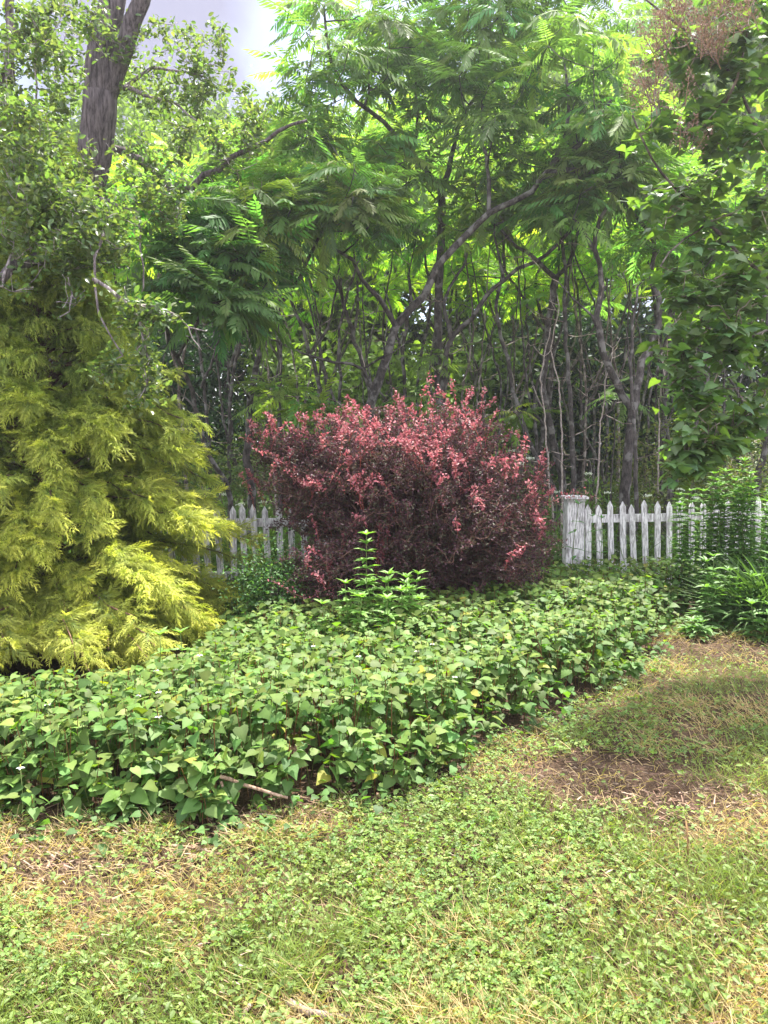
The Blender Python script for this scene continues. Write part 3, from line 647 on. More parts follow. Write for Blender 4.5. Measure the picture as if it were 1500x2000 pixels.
# ============================================================ OLD FRUIT TREE (left)
def pear():
    b = np.array([P(95, 1000, 7.0)[0]-.2, 7.0, 0]); r = empty('old_fruit_tree', b, 'old tree with rough grey forked trunk above the golden cypress', 'tree')
    sk = Skel(); Y = 6.9
    sk.limb([b-(0, 0, .05), P(60, 750, Y), P(105, 560, Y), P(130, 450, Y), P(165, 370, Y), P(186, 300, Y), P(195, 230, Y), P(196, 185, Y)], .18, .142, 12, .006)
    sk.limb([P(196, 200, Y), P(192, 140, Y), P(205, 60, Y), P(222, -20, Y), P(235, -160, Y), P(230, -320, Y+.2)], .128, .07, 12, .006)
    sk.limb([P(198, 215, Y), P(218, 165, Y-.02), P(243, 90, Y-.05), P(275, 0, Y-.1), P(305, -120, Y-.2), P(360, -260, Y-.2)], .088, .05, 10, .006)
    # horizontal low bough over the cypress and its hanging branches
    sk.limb([P(118, 520, Y), P(112, 508, 6.2), P(70, 510, 5.5), P(30, 520, 5.1), P(0, 550, 5.0), P(-60, 560, 4.9)], .07, .03, 8)
    sk.limb([P(175, 345, Y), P(215, 290, 7.0), P(245, 300, 7.1), P(300, 330, 7.2), P(345, 375, 7.2), P(400, 345, 7.1), P(455, 310, 7.0), P(520, 270, 6.9), P(600, 235, 6.8)], .05, .012, 7, .012)
    sk.limb([P(240, 170, Y), P(300, 190, 6.7), P(350, 205, 6.5), P(390, 240, 6.3)], .022, .006, 6)
    sk.limb([P(240, 175, Y), P(270, 155, 6.9), P(300, 132, 6.8), P(340, 135, 6.7), P(400, 150, 6.6)], .02, .006, 6)
    sk.limb([P(150, 420, Y), P(170, 400, 6.0), P(200, 440, 5.2), P(190, 500, 4.95), P(182, 560, 4.9), P(190, 610, 4.9), P(215, 650, 4.85), P(240, 695, 4.8)], .026, .005, 6, .010)
    sk.limb([P(182, 545, 4.9), P(215, 565, 4.9), P(250, 595, 4.85), P(268, 625, 4.85), P(282, 670, 4.8), P(288, 710, 4.8), P(287, 750, 4.8)], .014, .004, 5, .01)
    sk.limb([P(250, 595, 4.85), P(300, 602, 4.85), P(345, 620, 4.85), P(370, 640, 4.85), P(402, 647, 4.85)], .010, .003, 5, .008)
    sk.limb([P(368, 640, 4.85), P(375, 660, 4.85), P(385, 672, 4.85), P(394, 684, 4.85)], .005, .002, 4, .005)
    sk.limb([P(145, 430, Y), P(200, 390, 6.5), P(262, 422, 6.0), P(275, 480, 5.9), P(277, 560, 5.8), P(277, 570, 5.8)], .02, .005, 5, .01)
    sk.limb([P(60, 512, 5.4), P(25, 500, 5.1), P(10, 540, 5.0), P(5, 560, 4.9)], .018, .006, 5)
    sk.limb([P(90, 512, 6.2), P(135, 560, 5.2), P(140, 590, 4.9), P(130, 605, 4.9), P(112, 622, 4.85)], .014, .004, 5)
    sk.limb([P(20, 160, 6.2), P(20, 60, 6.2), P(25, -40, 6.2)], .04, .03, 8)
    sk.limb([P(-60, 420, 6.4), P(-30, 300, 6.3), P(0, 165, 6.2), P(22, 90, 6.2), P(60, 60, 6.1), P(110, 10, 6.0)], .055, .015, 8)
    sk.limb([P(80, 380, 5.9), P(72, 250, 5.8), P(68, 130, 5.8), P(66, 40, 5.8)], .012, .005, 5)
    ext = [(80, 420, 110, 90, 5.1, .4, 60), (200, 440, 90, 80, 5.3, .4, 44), (40, 250, 70, 80, 5.1, .3, 30), (150, 500, 70, 30, 5.3, .2, 14), (260, 605, 55, 50, 4.85, .12, 18), (205, 725, 35, 25, 4.8, .1, 9), (255, 785, 35, 22, 4.8, .1, 6), (285, 690, 20, 50, 4.8, .08, 8), (60, 160, 110, 160, 5.8, .6, 80), (110, 60, 140, 90, 6.3, .7, 70),
           (330, 150, 110, 120, 6.8, .5, 54), (390, 90, 90, 60, 7.0, .5, 22), (440, 200, 120, 80, 7.0, .5, 42), (300, 300, 80, 90, 6.2, .5, 34), (310, 380, 70, 60, 5.9, .4, 26), (480, 290, 60, 50, 6.9, .3, 10), (150, 330, 110, 80, 5.5, .4, 46), (40, 340, 60, 60, 5.1, .4, 30), (100, -130, 200, 100, 6.9, .6, 18)]
    tips = np.concatenate([blob(*e) for e in ext]); e, d = sk.reach(tips, rmin=.0025, rise=.05, slope=.009, k=4, kink=.10, up=.1)
    # dead lichen grey twigs low at the left
    q = np.concatenate([blob(40, 530, 70, 50, 4.95, .15, 16), blob(110, 560, 60, 50, 4.9, .15, 10), blob(450, 300, 70, 40, 7.0, .2, 16)]); sk.reach(q, rmin=.0025, rise=0, slope=.012, k=4, kink=.14, up=0)
    tn = [(o, rr, k) for o, rr, k in sk.parts if rr[0] <= .04]; tm = MB()
    for o, rr, k in sk.parts: tm.tube(o, rr, k, (1, 1, 1) if rr[0] > .04 else (2.7, 2.8, 2.7) if rr[0] < .02 else (2.0, 2.0, 2.0) if rr[0] < .033 else (1.5, 1.5, 1.5))
    tm.build('trunk', M_BARKP, r, True)
    mb = MB(); n = len(e)
    for t, dd in zip(e, d):
        m = 17; s = rng.random(m)*.26; p = t-dd*s[:, None]+rng.normal(size=(m, 3))*.035; dr = nrm(rdir(m)*np.array([1, 1, .6])+dd*.6+np.array([0, 0, .15]))
        c = np.array([.13, .19, .085])*U(.6, 1.35, (m, 1))*np.stack([U(.9, 1.25, m), np.ones(m), np.ones(m)], 1)
        mb.inst(OVAL, p, dr, nrm(np.array([0, 0, 1])+rng.normal(size=(m, 3))*.5), U(.032, .060, m), c)
    NP = np.concatenate([o[1:] for o, rr, k in tn if rr[0] < .02]); sel = NP[rng.random(len(NP)) < .55]; m = len(sel)*3; p = np.repeat(sel, 3, 0)+rng.normal(size=(m, 3))*.03
    mb.inst(OVAL, p, nrm(rdir(m)+np.array([0, 0, .2])), nrm(np.array([0, 0, 1])+rng.normal(size=(m, 3))*.5), U(.03, .055, m), np.array([.105, .175, .06])*U(.6, 1.3, (m, 1)))
    mb.build('crown', M_PEAR, r)
pear()

# ============================================================ LILAC (right)
def lilac():
    b = np.array([3.35, 5.9, 0]); r = empty('lilac_bush', b, 'tall lilac with heart shaped leaves and brown spent flower heads', 'shrub')
    sk = Skel()
    for pts, r0 in (([(1640, 900, 5.9), (1610, 600, 5.8), (1560, 300, 5.7), (1500, 60, 5.6), (1450, -120, 5.6)], .05), ([(1660, 850, 5.9), (1600, 760, 5.6), (1480, 800, 5.3), (1400, 850, 5.1), (1330, 900, 5.0)], .03),
                    ([(1640, 800, 5.9), (1560, 600, 5.6), (1450, 500, 5.4), (1350, 400, 5.3), (1270, 310, 5.2), (1235, 225, 5.2)], .035), ([(1650, 800, 5.9), (1580, 640, 5.5), (1470, 660, 5.2), (1380, 700, 5.1), (1300, 760, 5.0)], .03),
                    ([(1650, 700, 5.9), (1570, 430, 5.6), (1480, 250, 5.4), (1400, 110, 5.3), (1290, 20, 5.2), (1250, -10, 5.2)], .035), ([(1660, 500, 6), (1640, 200, 5.9), (1600, -50, 5.8)], .045), ([(1640, 650, 5.9), (1540, 480, 5.6), (1440, 420, 5.5), (1340, 470, 5.3), (1290, 520, 5.2)], .025),
                    ([(1500, 560, 5.3), (1430, 530, 5.2), (1395, 545, 5.2)], .012), ([(1400, 235, 5.3), (1440, 150, 5.2), (1470, 60, 5.2)], .012)):
        sk.limb([b-(0, 0, .05)]*(len(sk.parts) < 7)+[P(*q) for q in pts] if pts[0][0] > 1600 else [P(*q) for q in pts], r0, .006, 7)
    ext = [(1460, 640, 110, 90, 5.3, .4, 44), (1425, 760, 95, 70, 5.1, .3, 34), (1370, 890, 60, 45, 5.0, .15, 12), (1360, 820, 60, 60, 5.0, .2, 26), (1400, 600, 90, 70, 5.1, .3, 40), (1450, 850, 70, 50, 5.2, .3, 14), (1465, 480, 115, 90, 5.4, .5, 40), (1455, 330, 115, 100, 5.4, .5, 42), (1450, 180, 100, 110, 5.4, .5, 38),
           (1440, 40, 120, 90, 5.5, .5, 48), (1300, 400, 60, 60, 5.2, .2, 14), (1330, 230, 70, 60, 5.2, .25, 18), (1330, 100, 70, 70, 5.3, .3, 14), (1580, 300, 110, 350, 5.8, .6, 42), (1620, 700, 110, 150, 5.7, .5, 16), (1560, -130, 140, 80, 5.7, .6, 10), (1330, 560, 50, 60, 5.1, .2, 14), (1310, 680, 40, 50, 5.0, .2, 10)]
    tips = np.concatenate([blob(*q) for q in ext]); e, d = sk.reach(tips, rmin=.003, rise=.1, slope=.008, k=4, kink=.08, up=.15)
    th = [q for q in sk.parts if q[1][0] > .018]; tn = [q for q in sk.parts if q[1][0] <= .018]
    heads = np.concatenate([blob(1345, 55, 50, 35, 5.0, .2, 9), blob(1395, 80, 60, 50, 5.0, .2, 10), blob(1290, 100, 40, 35, 5.0, .2, 7), blob(1275, 190, 40, 30, 5.0, .15, 6), blob(1300, 200, 40, 40, 5.0, .15, 6), blob(1460, 20, 60, 40, 5.0, .2, 10), blob(1340, 290, 35, 25, 5.0, .1, 4), blob(1390, 130, 30, 30, 5.0, .1, 5)])
    n0 = len(sk.parts); he, hd = sk.reach(heads, rmin=.003, rise=0, slope=.006, k=4, up=.1); tn += sk.parts[n0:]
    tm = MB()
    for o, rr, k in th+tn: tm.tube(o, rr, k, (1.3, 1.2, 1.1) if rr[0] > .018 else (2.4, 2.1, 1.9))
    tm.build('branches', M_BARK, r, True)
    mb = MB()
    for t, dd in zip(e, d):
        m = 10; s = rng.random(m)*.32; az = U(0, 2*pi, m); p = t-dd*s[:, None]+rng.normal(size=(m, 3))*.02
        out = nrm(np.stack([np.cos(az), np.sin(az), U(-.7, .35, m)], 1)); p = p+out*.03
        c = np.array([.115, .205, .068])*U(.65, 1.35, (m, 1))*np.stack([U(.9, 1.25, m), np.ones(m), U(.9, 1.3, m)], 1)
        for q in range(4):
            z = np.arange(m) % 4 == q; mb.inst(HEARTS[q], p[z], out[z], nrm(np.array([0, 0, 1])+rng.normal(size=(z.sum(), 3))*.35), U(.055, .098, z.sum()), c[z])
    mb.build('foliage', M_LILAC, r)
    for t in he:
        mb = MB(); m = 110; u = rng.random(m); L_ = U(.14, .22); ax = nrm(np.array([U(-.5, .2), U(-.3, .3), U(.3, 1)])); rad = .055*(1-u)*np.sqrt(rng.random(m))+.006; a = U(0, 2*pi, m)
        x = nrm(np.cross(ax, [1, .2, 0])); y = np.cross(ax, x); o_ = np.cos(a)[:, None]*x+np.sin(a)[:, None]*y; p = t+ax*(u*L_)[:, None]+o_*rad[:, None]
        mb.tube([t-ax*.03, t+ax*L_*.5, t+ax*L_], [.003, .0025, .0015], 4, (.3, .2, .12)); pal = np.array([[.25, .17, .13], [.36, .25, .20], [.17, .12, .09]])
        mb.inst(DIAM, p, nrm(o_+ax+rng.normal(size=(m, 3))*.3), rdir(m), U(.012, .022, m), pal[rng.integers(0, 3, m)]); mb.build('flower_head', M_DRY, r)
lilac()

# ============================================================ SUMAC GROVE
F = .58
# traced trees, front rows
sumac('tallest sumac, its long limb arching up right over the barberry',
      [([(718, 900, 9.0), (722, 800, 9.0), (745, 725, 9.0), (764, 672, 9.0), (773, 640, 9.0), (800, 607, 9.0), (828, 578, 9.0), (852, 520, 9.0), (880, 492, 8.95), (920, 445, 8.9), (955, 415, 8.85), (1000, 396, 8.8), (1040, 370, 8.75), (1078, 322, 8.7), (1130, 285, 8.6), (1165, 235, 8.5), (1200, 190, 8.4)], .085, .02),
       ([(773, 637, 9.0), (740, 583, 8.9), (707, 547, 8.8), (690, 510, 8.7), (667, 493, 8.6), (627, 467, 8.5), (600, 450, 8.4)], .035, .012),
       ([(1060, 345, 8.75), (1100, 334, 8.7), (1135, 332, 8.7), (1190, 337, 8.7), (1250, 322, 8.6), (1275, 310, 8.5)], .038, .014),
       ([(955, 413, 8.85), (953, 350, 8.9), (945, 280, 9.0), (940, 200, 9.1)], .028, .012),
       ([(1078, 322, 8.7), (1105, 260, 8.8), (1110, 190, 8.9), (1100, 110, 9.0)], .03, .012),
       ([(728, 770, 9.0), (710, 719, 8.95), (650, 707, 8.8), (590, 690, 8.7), (545, 667, 8.6), (500, 655, 8.5), (470, 640, 8.5)], .022, .008),
       ([(712, 719, 8.95), (740, 700, 8.8), (765, 690, 8.7), (790, 672, 8.7)], .014, .006)],
      [(1080, 80, 190, 110, 8.9, 1.1, 30), (1180, 220, 90, 90, 8.6, .7, 12), (960, 170, 120, 100, 9.0, .9, 14), (640, 400, 130, 60, 8.3, .6, 12), (1230, 320, 70, 40, 8.6, .4, 5), (1050, -100, 220, 70, 9.2, .9, 12)], flen=F, dead=8, dens=.95)
sumac('sumac with a straight trunk forking high above the barberry',
      [([(862, 900, 10.0), (855, 700, 10.0), (857, 560, 10.0), (861, 440, 10.0), (862, 372, 10.0)], .062, .05),
       ([(862, 374, 10.0), (830, 330, 9.8), (790, 288, 9.6), (750, 240, 9.4), (700, 200, 9.2), (668, 165, 9.1), (650, 120, 9.0), (640, 70, 8.9), (632, 10, 8.9)], .042, .012),
       ([(862, 374, 10.0), (882, 310, 9.9), (897, 240, 9.8), (915, 205, 9.7), (955, 165, 9.6), (985, 140, 9.5)], .042, .012),
       ([(712, 208, 9.2), (720, 180, 9.3), (722, 120, 9.4)], .015, .008), ([(805, 300, 9.7), (815, 240, 9.8), (812, 160, 9.9)], .025, .01)],
      [(700, 80, 130, 110, 9.0, .9, 22), (830, 130, 130, 110, 9.5, 1.0, 22), (930, 70, 120, 100, 9.6, .9, 16), (610, 220, 80, 90, 9.0, .6, 12), (750, 300, 120, 70, 9.6, .7, 12), (800, -60, 200, 50, 9.6, .8, 8)], flen=F, dead=3, dens=1.05)
sumac('sumac leaning right from behind the barberry, its pale limb crossing the grove',
      [([(850, 900, 9.6), (858, 800, 9.6), (867, 737, 9.6), (877, 672, 9.6), (888, 651, 9.6), (920, 622, 9.55), (949, 579, 9.5), (962, 565, 9.5), (987, 547, 9.45), (1011, 523, 9.4), (1040, 515, 9.4), (1067, 497, 9.35), (1093, 473, 9.3), (1120, 443, 9.3), (1128, 420, 9.3)], .060, .018),
       ([(880, 660, 9.6), (866, 590, 9.7), (878, 560, 9.8), (905, 520, 9.9), (915, 480, 10)], .03, .012), ([(985, 548, 9.45), (968, 480, 9.6), (965, 420, 9.7)], .02, .01)],
      [(1090, 400, 90, 55, 9.4, .5, 12), (920, 420, 80, 50, 9.9, .5, 9), (1020, 300, 110, 60, 9.6, .5, 10)], flen=F, dead=8, dens=.95)
sumac('leftmost tall sumac, its trunk dividing between the cypress and the barberry',
      [([(492, 960, 8.6), (482, 900, 8.6), (487, 850, 8.6), (490, 780, 8.6), (497, 740, 8.6), (510, 667, 8.6), (520, 628, 8.6), (560, 577, 8.55), (587, 540, 8.5), (613, 483, 8.4), (630, 450, 8.3), (640, 400, 8.3)], .062, .016),
       ([(568, 565, 8.5), (572, 520, 8.5), (560, 480, 8.4), (555, 430, 8.4)], .02, .01), ([(560, 575, 8.5), (545, 540, 8.5), (548, 500, 8.4), (530, 470, 8.4)], .022, .01), ([(490, 782, 8.6), (470, 755, 8.4), (440, 715, 8.3), (415, 700, 8.2), (430, 690, 8.1)], .014, .006),
       ([(490, 775, 8.6), (508, 745, 8.5), (515, 705, 8.5)], .012, .006)],
      [(590, 400, 140, 70, 8.1, .7, 17), (500, 450, 90, 60, 8.0, .6, 11), (690, 370, 90, 70, 8.0, .6, 9), (470, 370, 90, 70, 8.3, .6, 8), (540, 290, 130, 70, 8.8, .7, 13)], flen=.58, dead=8)
sumac('sumac drooping dark fronds beside the golden cypress',
      [([(450, 975, 7.9), (425, 920, 7.9), (400, 875, 7.9), (390, 825, 7.9), (365, 735, 7.9), (330, 672, 7.9), (325, 610, 7.9), (350, 520, 7.8), (360, 450, 7.7)], .036, .016), ([(385, 800, 7.9), (365, 780, 7.8), (330, 750, 7.8), (320, 735, 7.7)], .014, .006), ([(345, 700, 7.9), (375, 650, 7.8), (390, 600, 7.7)], .016, .008)],
      [(400, 560, 110, 70, 7.5, .5, 15), (330, 510, 90, 70, 7.6, .5, 9), (470, 530, 90, 60, 7.5, .5, 8), (300, 400, 100, 70, 7.8, .5, 9), (410, 440, 80, 60, 7.8, .4, 7)], flen=.62, dead=4, col=SUM_C*np.array([.8, .95, 1.1]))
sumac('stout forked sumac rising behind the pickets right of the post',
      [([(1219, 990, 8.9), (1227, 883, 8.9), (1234, 799, 8.9), (1215, 771, 8.9), (1197, 732, 8.85), (1180, 692, 8.8), (1169, 650, 8.8), (1165, 617, 8.8), (1171, 563, 8.8), (1172, 515, 8.75), (1159, 488, 8.7), (1172, 427, 8.65), (1197, 385, 8.6), (1190, 350, 8.6)], .082, .018),
       ([(1234, 802, 8.9), (1243, 762, 9.0), (1253, 708, 9.1), (1276, 662, 9.2), (1290, 607, 9.2), (1286, 583, 9.2), (1274, 548, 9.2), (1276, 474, 9.2), (1250, 432, 9.1), (1208, 380, 9.0)], .055, .015),
       ([(1276, 474, 9.2), (1290, 440, 9.3), (1309, 427, 9.3)], .02, .01), ([(1168, 645, 8.8), (1155, 614, 8.7), (1120, 582, 8.6), (1090, 550, 8.5)], .018, .006), ([(1160, 489, 8.7), (1142, 455, 8.7), (1125, 430, 8.7)], .025, .01), ([(1236, 795, 8.9), (1232, 740, 8.8), (1228, 690, 8.8), (1222, 640, 8.8)], .018, .006)],
      [(1180, 340, 80, 50, 8.5, .4, 12), (1290, 380, 60, 60, 9.2, .4, 9), (1120, 400, 50, 40, 8.6, .3, 6), (1200, 250, 110, 60, 8.8, .5, 12)], flen=F, dead=8, dens=.95)
rest = [
 ('thin dark sumac standing close against the stout forked one', [([(1243, 990, 8.7), (1241, 900, 8.7), (1238, 830, 8.7), (1232, 700, 8.8), (1245, 560, 8.9)], .032, .014)], [(1250, 480, 70, 40, 9.2, .4, 6)]),
 ('sumac with a pale sunlit trunk leaning left behind the post', [([(1082, 955, 9.6), (1055, 905, 9.6), (1030, 850, 9.7), (1005, 780, 9.8), (990, 700, 9.9), (975, 640, 10.0), (968, 600, 10.0), (985, 520, 10.1), (980, 430, 10.1)], .038, .018)], [(980, 380, 90, 50, 10.2, .4, 9)]),
 ('dark sumac left of the post, topped by a wide fork', [([(1098, 950, 9.9), (1080, 860, 9.9), (1062, 760, 9.9), (1070, 650, 9.9), (1080, 560, 9.9), (1085, 540, 9.9)], .055, .042), ([(1085, 543, 9.9), (1050, 510, 9.8), (1010, 480, 9.7), (970, 440, 9.7), (940, 400, 9.7)], .034, .012), ([(1085, 543, 9.9), (1110, 520, 9.9), (1120, 490, 9.9), (1130, 450, 9.9), (1125, 400, 9.8)], .03, .012)], [(960, 370, 80, 50, 9.8, .4, 7), (1120, 350, 70, 50, 9.9, .4, 7)]),
 ('straight dark sumac directly behind the capped post', [([(1121, 960, 9.4), (1118, 850, 9.5), (1110, 720, 9.6), (1102, 610, 9.7), (1105, 520, 9.8), (1090, 430, 9.9)], .04, .02)], [(1080, 350, 70, 60, 10.0, .4, 8)]),
 ('slanting sumac leaning right below the lilac leaves', [([(1302, 990, 9.2), (1320, 930, 9.2), (1337, 895, 9.2), (1360, 820, 9.3), (1374, 771, 9.3), (1385, 690, 9.4), (1380, 560, 9.4)], .05, .025)], [(1370, 470, 80, 50, 9.6, .5, 10)]),
 ('sumac with a pinkish trunk seen between the lilac and the grove', [([(1290, 900, 11), (1300, 760, 11), (1310, 600, 11), (1322, 500, 11), (1320, 440, 11)], .045, .03), ([(1320, 450, 11), (1345, 420, 11), (1375, 390, 11)], .02, .01), ([(1320, 450, 11), (1295, 430, 11), (1280, 400, 11)], .02, .01)], [(1340, 350, 90, 60, 11, .6, 12)]),
 ('sumac at the right edge behind the tall weeds', [([(1470, 990, 9.0), (1488, 900, 9.0), (1500, 840, 9.0), (1510, 700, 9.1), (1490, 560, 9.2)], .05, .025)], [(1460, 430, 100, 60, 9.5, .5, 12)]),
 ('sumac with twin bare forks left of the tallest one', [([(735, 900, 10.5), (720, 760, 10.5), (695, 670, 10.5), (680, 620, 10.5), (665, 570, 10.4), (650, 540, 10.4)], .045, .025), ([(665, 572, 10.4), (662, 500, 10.4), (668, 440, 10.3)], .025, .01), ([(690, 655, 10.5), (700, 600, 10.5), (698, 540, 10.5), (690, 470, 10.4)], .022, .01)], [(640, 360, 100, 50, 10.4, .5, 14)]),
 ('crooked sumac crossing behind the left fork of the tallest', [([(640, 900, 10.2), (625, 760, 10.2), (605, 690, 10.2), (590, 640, 10.2), (570, 590, 10.2), (560, 540, 10.2), (545, 480, 10.2)], .042, .02), ([(606, 690, 10.2), (640, 640, 10.2), (650, 590, 10.3), (665, 520, 10.3)], .022, .01)], [(540, 400, 90, 50, 10.3, .5, 14)]),
 ('slim upright sumac left of centre with a mottled trunk', [([(547, 900, 10.8), (545, 780, 10.8), (548, 690, 10.8), (545, 620, 10.8), (550, 540, 10.8), (540, 460, 10.8)], .032, .018)], [(500, 330, 80, 60, 10.8, .5, 12)]),
 ('slender sumac close behind the barberry crown, forking low', [([(790, 880, 10.2), (792, 760, 10.2), (785, 690, 10.2), (800, 600, 10.2), (798, 540, 10.3)], .035, .02), ([(785, 690, 10.2), (770, 630, 10.2), (750, 560, 10.2)], .018, .01)], [(790, 420, 80, 50, 10.4, .5, 12)]),
 ('thin curved sumac between the two biggest trunks', [([(820, 890, 10.9), (815, 760, 10.9), (830, 660, 10.9), (840, 580, 10.9), (825, 480, 11), (800, 400, 11), (795, 340, 11)], .03, .015)], [(770, 300, 90, 50, 11, .5, 12)]),
]
for lab, limbs, bl in rest: sumac(lab, limbs, bl, flen=F, dead=5, dens=1.05)
# the deep rows, leaf colour brightened and yellowed to stand for sunlight
deep = []
for row, (Y, n, x0, x1) in enumerate(((12.2, 10, -150, 1600), (14.2, 10, -100, 1650), (16.6, 10, -100, 1650), (19.5, 10, -100, 1600))):
    for i in range(n): deep.append((x0+(x1-x0)*(i+.5+U(-.35, .35))/n, Y+U(-.8, .8), row))
deep.sort(key=lambda q: q[0]); rowname = ['front', 'second', 'third', 'last']; cnt = [0]*4
ordn = ['first', 'second', 'third', 'fourth', 'fifth', 'sixth', 'seventh', 'eighth', 'ninth', 'tenth']
for px, Y, row in deep:
    yb = 900; h = U(5.7, 6.5)+row*.25+(U(0, 1.2)+row*.8 if px > 640 and row > 1 else 0); tz = h-1.1
    ypx = lambda z: PXL((0, Y, z))[1]
    if 180 < px < 640: tz += (.3, .6, .9, 1.3)[row]
    f0 = ypx(U(1.6, 3.0)); top = ypx(tz); s = 12./Y
    ln = U(-65, 65); l1 = [(px, yb, Y), (px+ln*.3+U(-14, 14), ypx(1.2), Y), (px+ln+U(-14, 14), f0, Y)]
    rr_ = U(.018, .042); limbs = [(l1, rr_, rr_*.75), ([l1[-1], (px-U(20, 60)*s, (f0+top)/2, Y-.2), (px-U(60, 130)*s, top, Y-.3)], .026, .010), ([l1[-1], (px+U(20, 60)*s, (f0+top)/2+10, Y+.2), (px+U(60, 130)*s, top+20, Y+.3)], .03, .012)]
    yc = ypx(tz-.2); ry = (ypx(tz-1.5)-yc)
    cnt[row] += 1
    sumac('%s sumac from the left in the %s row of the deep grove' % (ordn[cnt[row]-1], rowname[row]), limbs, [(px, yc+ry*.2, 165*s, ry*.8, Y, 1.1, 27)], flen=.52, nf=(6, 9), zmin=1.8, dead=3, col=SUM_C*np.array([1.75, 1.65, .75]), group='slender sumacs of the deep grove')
pole = [(362, 9.4), (410, 10.8), (448, 9.9), (585, 11.4), (655, 9.8), (760, 11.8), (905, 10.6), (935, 12.2), (968, 11.0), (1012, 12.0), (1048, 10.8), (1068, 11.6), (1140, 11.2), (1158, 12.6), (1185, 10.4), (1208, 11.8), (1262, 10.2), (1280, 11.9), (1345, 10.6), (1405, 11.2)]
po = ordn+['eleventh', 'twelfth', 'thirteenth', 'fourteenth', 'fifteenth', 'sixteenth', 'seventeenth', 'eighteenth', 'nineteenth', 'twentieth']
for i, (px, Y) in enumerate(pole):
    a = U(-85, 85); y1 = PXL((0, Y, U(3.6, 4.6)))[1]; ym = PXL((0, Y, U(1.3, 2.6)))[1]; r0 = U(.020, .038)
    l1 = [(px, 900, Y), (px+U(-12, 12), 760, Y), (px+a*.4+U(-22, 22), 640, Y), (px+a, y1, Y)]
    l2 = [(px+a*.2, ym+20, Y), (px+a*.2+np.sign(-a)*U(20, 45), ym-50, Y-.1), (px+np.sign(-a)*U(40, 70), y1+30, Y-.1)]
    sumac('%s slim pole from the left among the crowded thin trunks of the grove' % po[i], [(l1, r0, r0*.4), (l2, r0*.6, r0*.3)], [(px+a, y1-20, 60, 35, Y, .5, 4)], flen=.5, dead=5, zmin=1.2, bcol=(1, 1, 1) if i % 3 else (2.0, 1.85, 1.75), group='slim crowded poles of the grove', slope=.008)
# low saplings
for lab, px, py, Y, n in (('low sumac sapling with pale fronds left of the barberry top', 545, 775, 8.3, 5), ('sumac sapling spreading fronds just behind the barberry top', 640, 800, 8.4, 5), ('bright small sumac sapling between trunks behind the barberry', 840, 790, 8.8, 3),
                          ('tiny sumac sapling glowing green beside the stout forked trunk', 1195, 775, 9.6, 3), ('sumac sapling in the shade at the centre of the grove', 850, 700, 9.8, 4), ('sumac sapling right of the dark trunks with two fronds', 1020, 800, 9.4, 3)):
    sumac(lab, [([(px, 920, Y), (px+5, py+60, Y), (px, py+10, Y)], .016, .007)], [(px, py, 38, 18, Y, .25, n)], flen=.46, nf=(4, 7), name='sumac_sapling', zmin=.4, group='sumac saplings', slope=.006)

# bare pale stems
for lab, pts in (('wavy bleached dead stem climbing left of the post', [(1100, 930, 9.2), (1097, 850, 9.2), (1091, 750, 9.2), (1085, 718, 9.2), (1075, 683, 9.2), (1083, 643, 9.2), (1091, 611, 9.2), (1088, 577, 9.2)]),
                 ('pale dead stem forked like a Y against the dark wood', [(1165, 900, 9.0), (1173, 813, 9.0), (1180, 780, 9.0), (1181, 743, 9.0), (1192, 715, 9.0), (1197, 680, 9.0)]),
                 ('bleached crooked stem right of the stout forked sumac', [(1290, 900, 9.4), (1288, 813, 9.4), (1288, 776, 9.4), (1297, 732, 9.4), (1292, 690, 9.4)]),
                 ('long pale dead pole leaning among the dark trunks', [(1090, 930, 9.3), (1062, 800, 9.3), (1056, 730, 9.3), (1075, 640, 9.3)]),
                 ('thin grey dead stem standing left of the barberry', [(545, 930, 8.9), (530, 830, 8.9), (527, 760, 8.9), (520, 700, 8.9)])):
    b = P(*pts[0]); b[2] = 0; r = empty('dead_stem', b, lab, 'dead stem', 'bleached dead stems in the grove'); sk = Skel()
    sk.limb([b]+[P(*q) for q in pts[1:]], .016, .006, 6, .008, .1)
    e = [P(pts[-2][0]+U(-30, 30), pts[-2][1]-U(20, 60), pts[0][2]) for _ in range(3)]+[P(pts[-3][0]-20, pts[-3][1]-45, pts[0][2])]; sk.reach(e, rmin=.004, zmin=.8, slope=.008)
    sk.mesh((1.25, 1.2, 1.15)).build('stem', M_TWIG, r, True)

# ============================================================ UNDERGROWTH
def bush(label, px, Y, wd, ht, n, col, size=.05, name='wild_shrub', cat='shrub', T=OVAL, group='wild shrubs of the undergrowth', z0=.1, mat=None):
    x = P(px, 900, Y)[0]; b = np.array([x, Y, 0]); r = empty(name, b, label, cat, group); sk = Skel()
    for i in range(5): sk.limb([b, b+np.array([U(-.15, .15), U(-.15, .15), ht*.3]), b+np.array([U(-.3, .3)*wd, U(-.3, .3), ht*.65])], .012, .006, 4)
    k = max(10, int(n/45)); d = rdir(k)*U(.35, 1, k)[:, None]; tips = b+np.array([0, 0, ht*.55])+d*np.array([wd/2, wd*.4, ht*.46]); tips[:, 2] = np.maximum(tips[:, 2], z0)
    e, dd = sk.reach(tips, rmin=.002, rise=.1, slope=.006, k=3); sk.mesh((.7, .65, .55)).build('stems', M_TWIG, r, True)
    m = n; j = rng.integers(0, k, m); p = e[j]+rng.normal(size=(m, 3))*np.array([.13, .13, .10])*(.7+.3*wd); mb = MB()
    c = np.array(col)*U(.55, 1.5, (m, 1))*np.stack([U(.85, 1.25, m), np.ones(m), U(.8, 1.2, m)], 1)
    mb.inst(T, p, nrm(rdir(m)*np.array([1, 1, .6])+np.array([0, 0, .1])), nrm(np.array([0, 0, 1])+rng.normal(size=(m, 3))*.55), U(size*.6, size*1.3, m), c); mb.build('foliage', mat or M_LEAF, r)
    return r
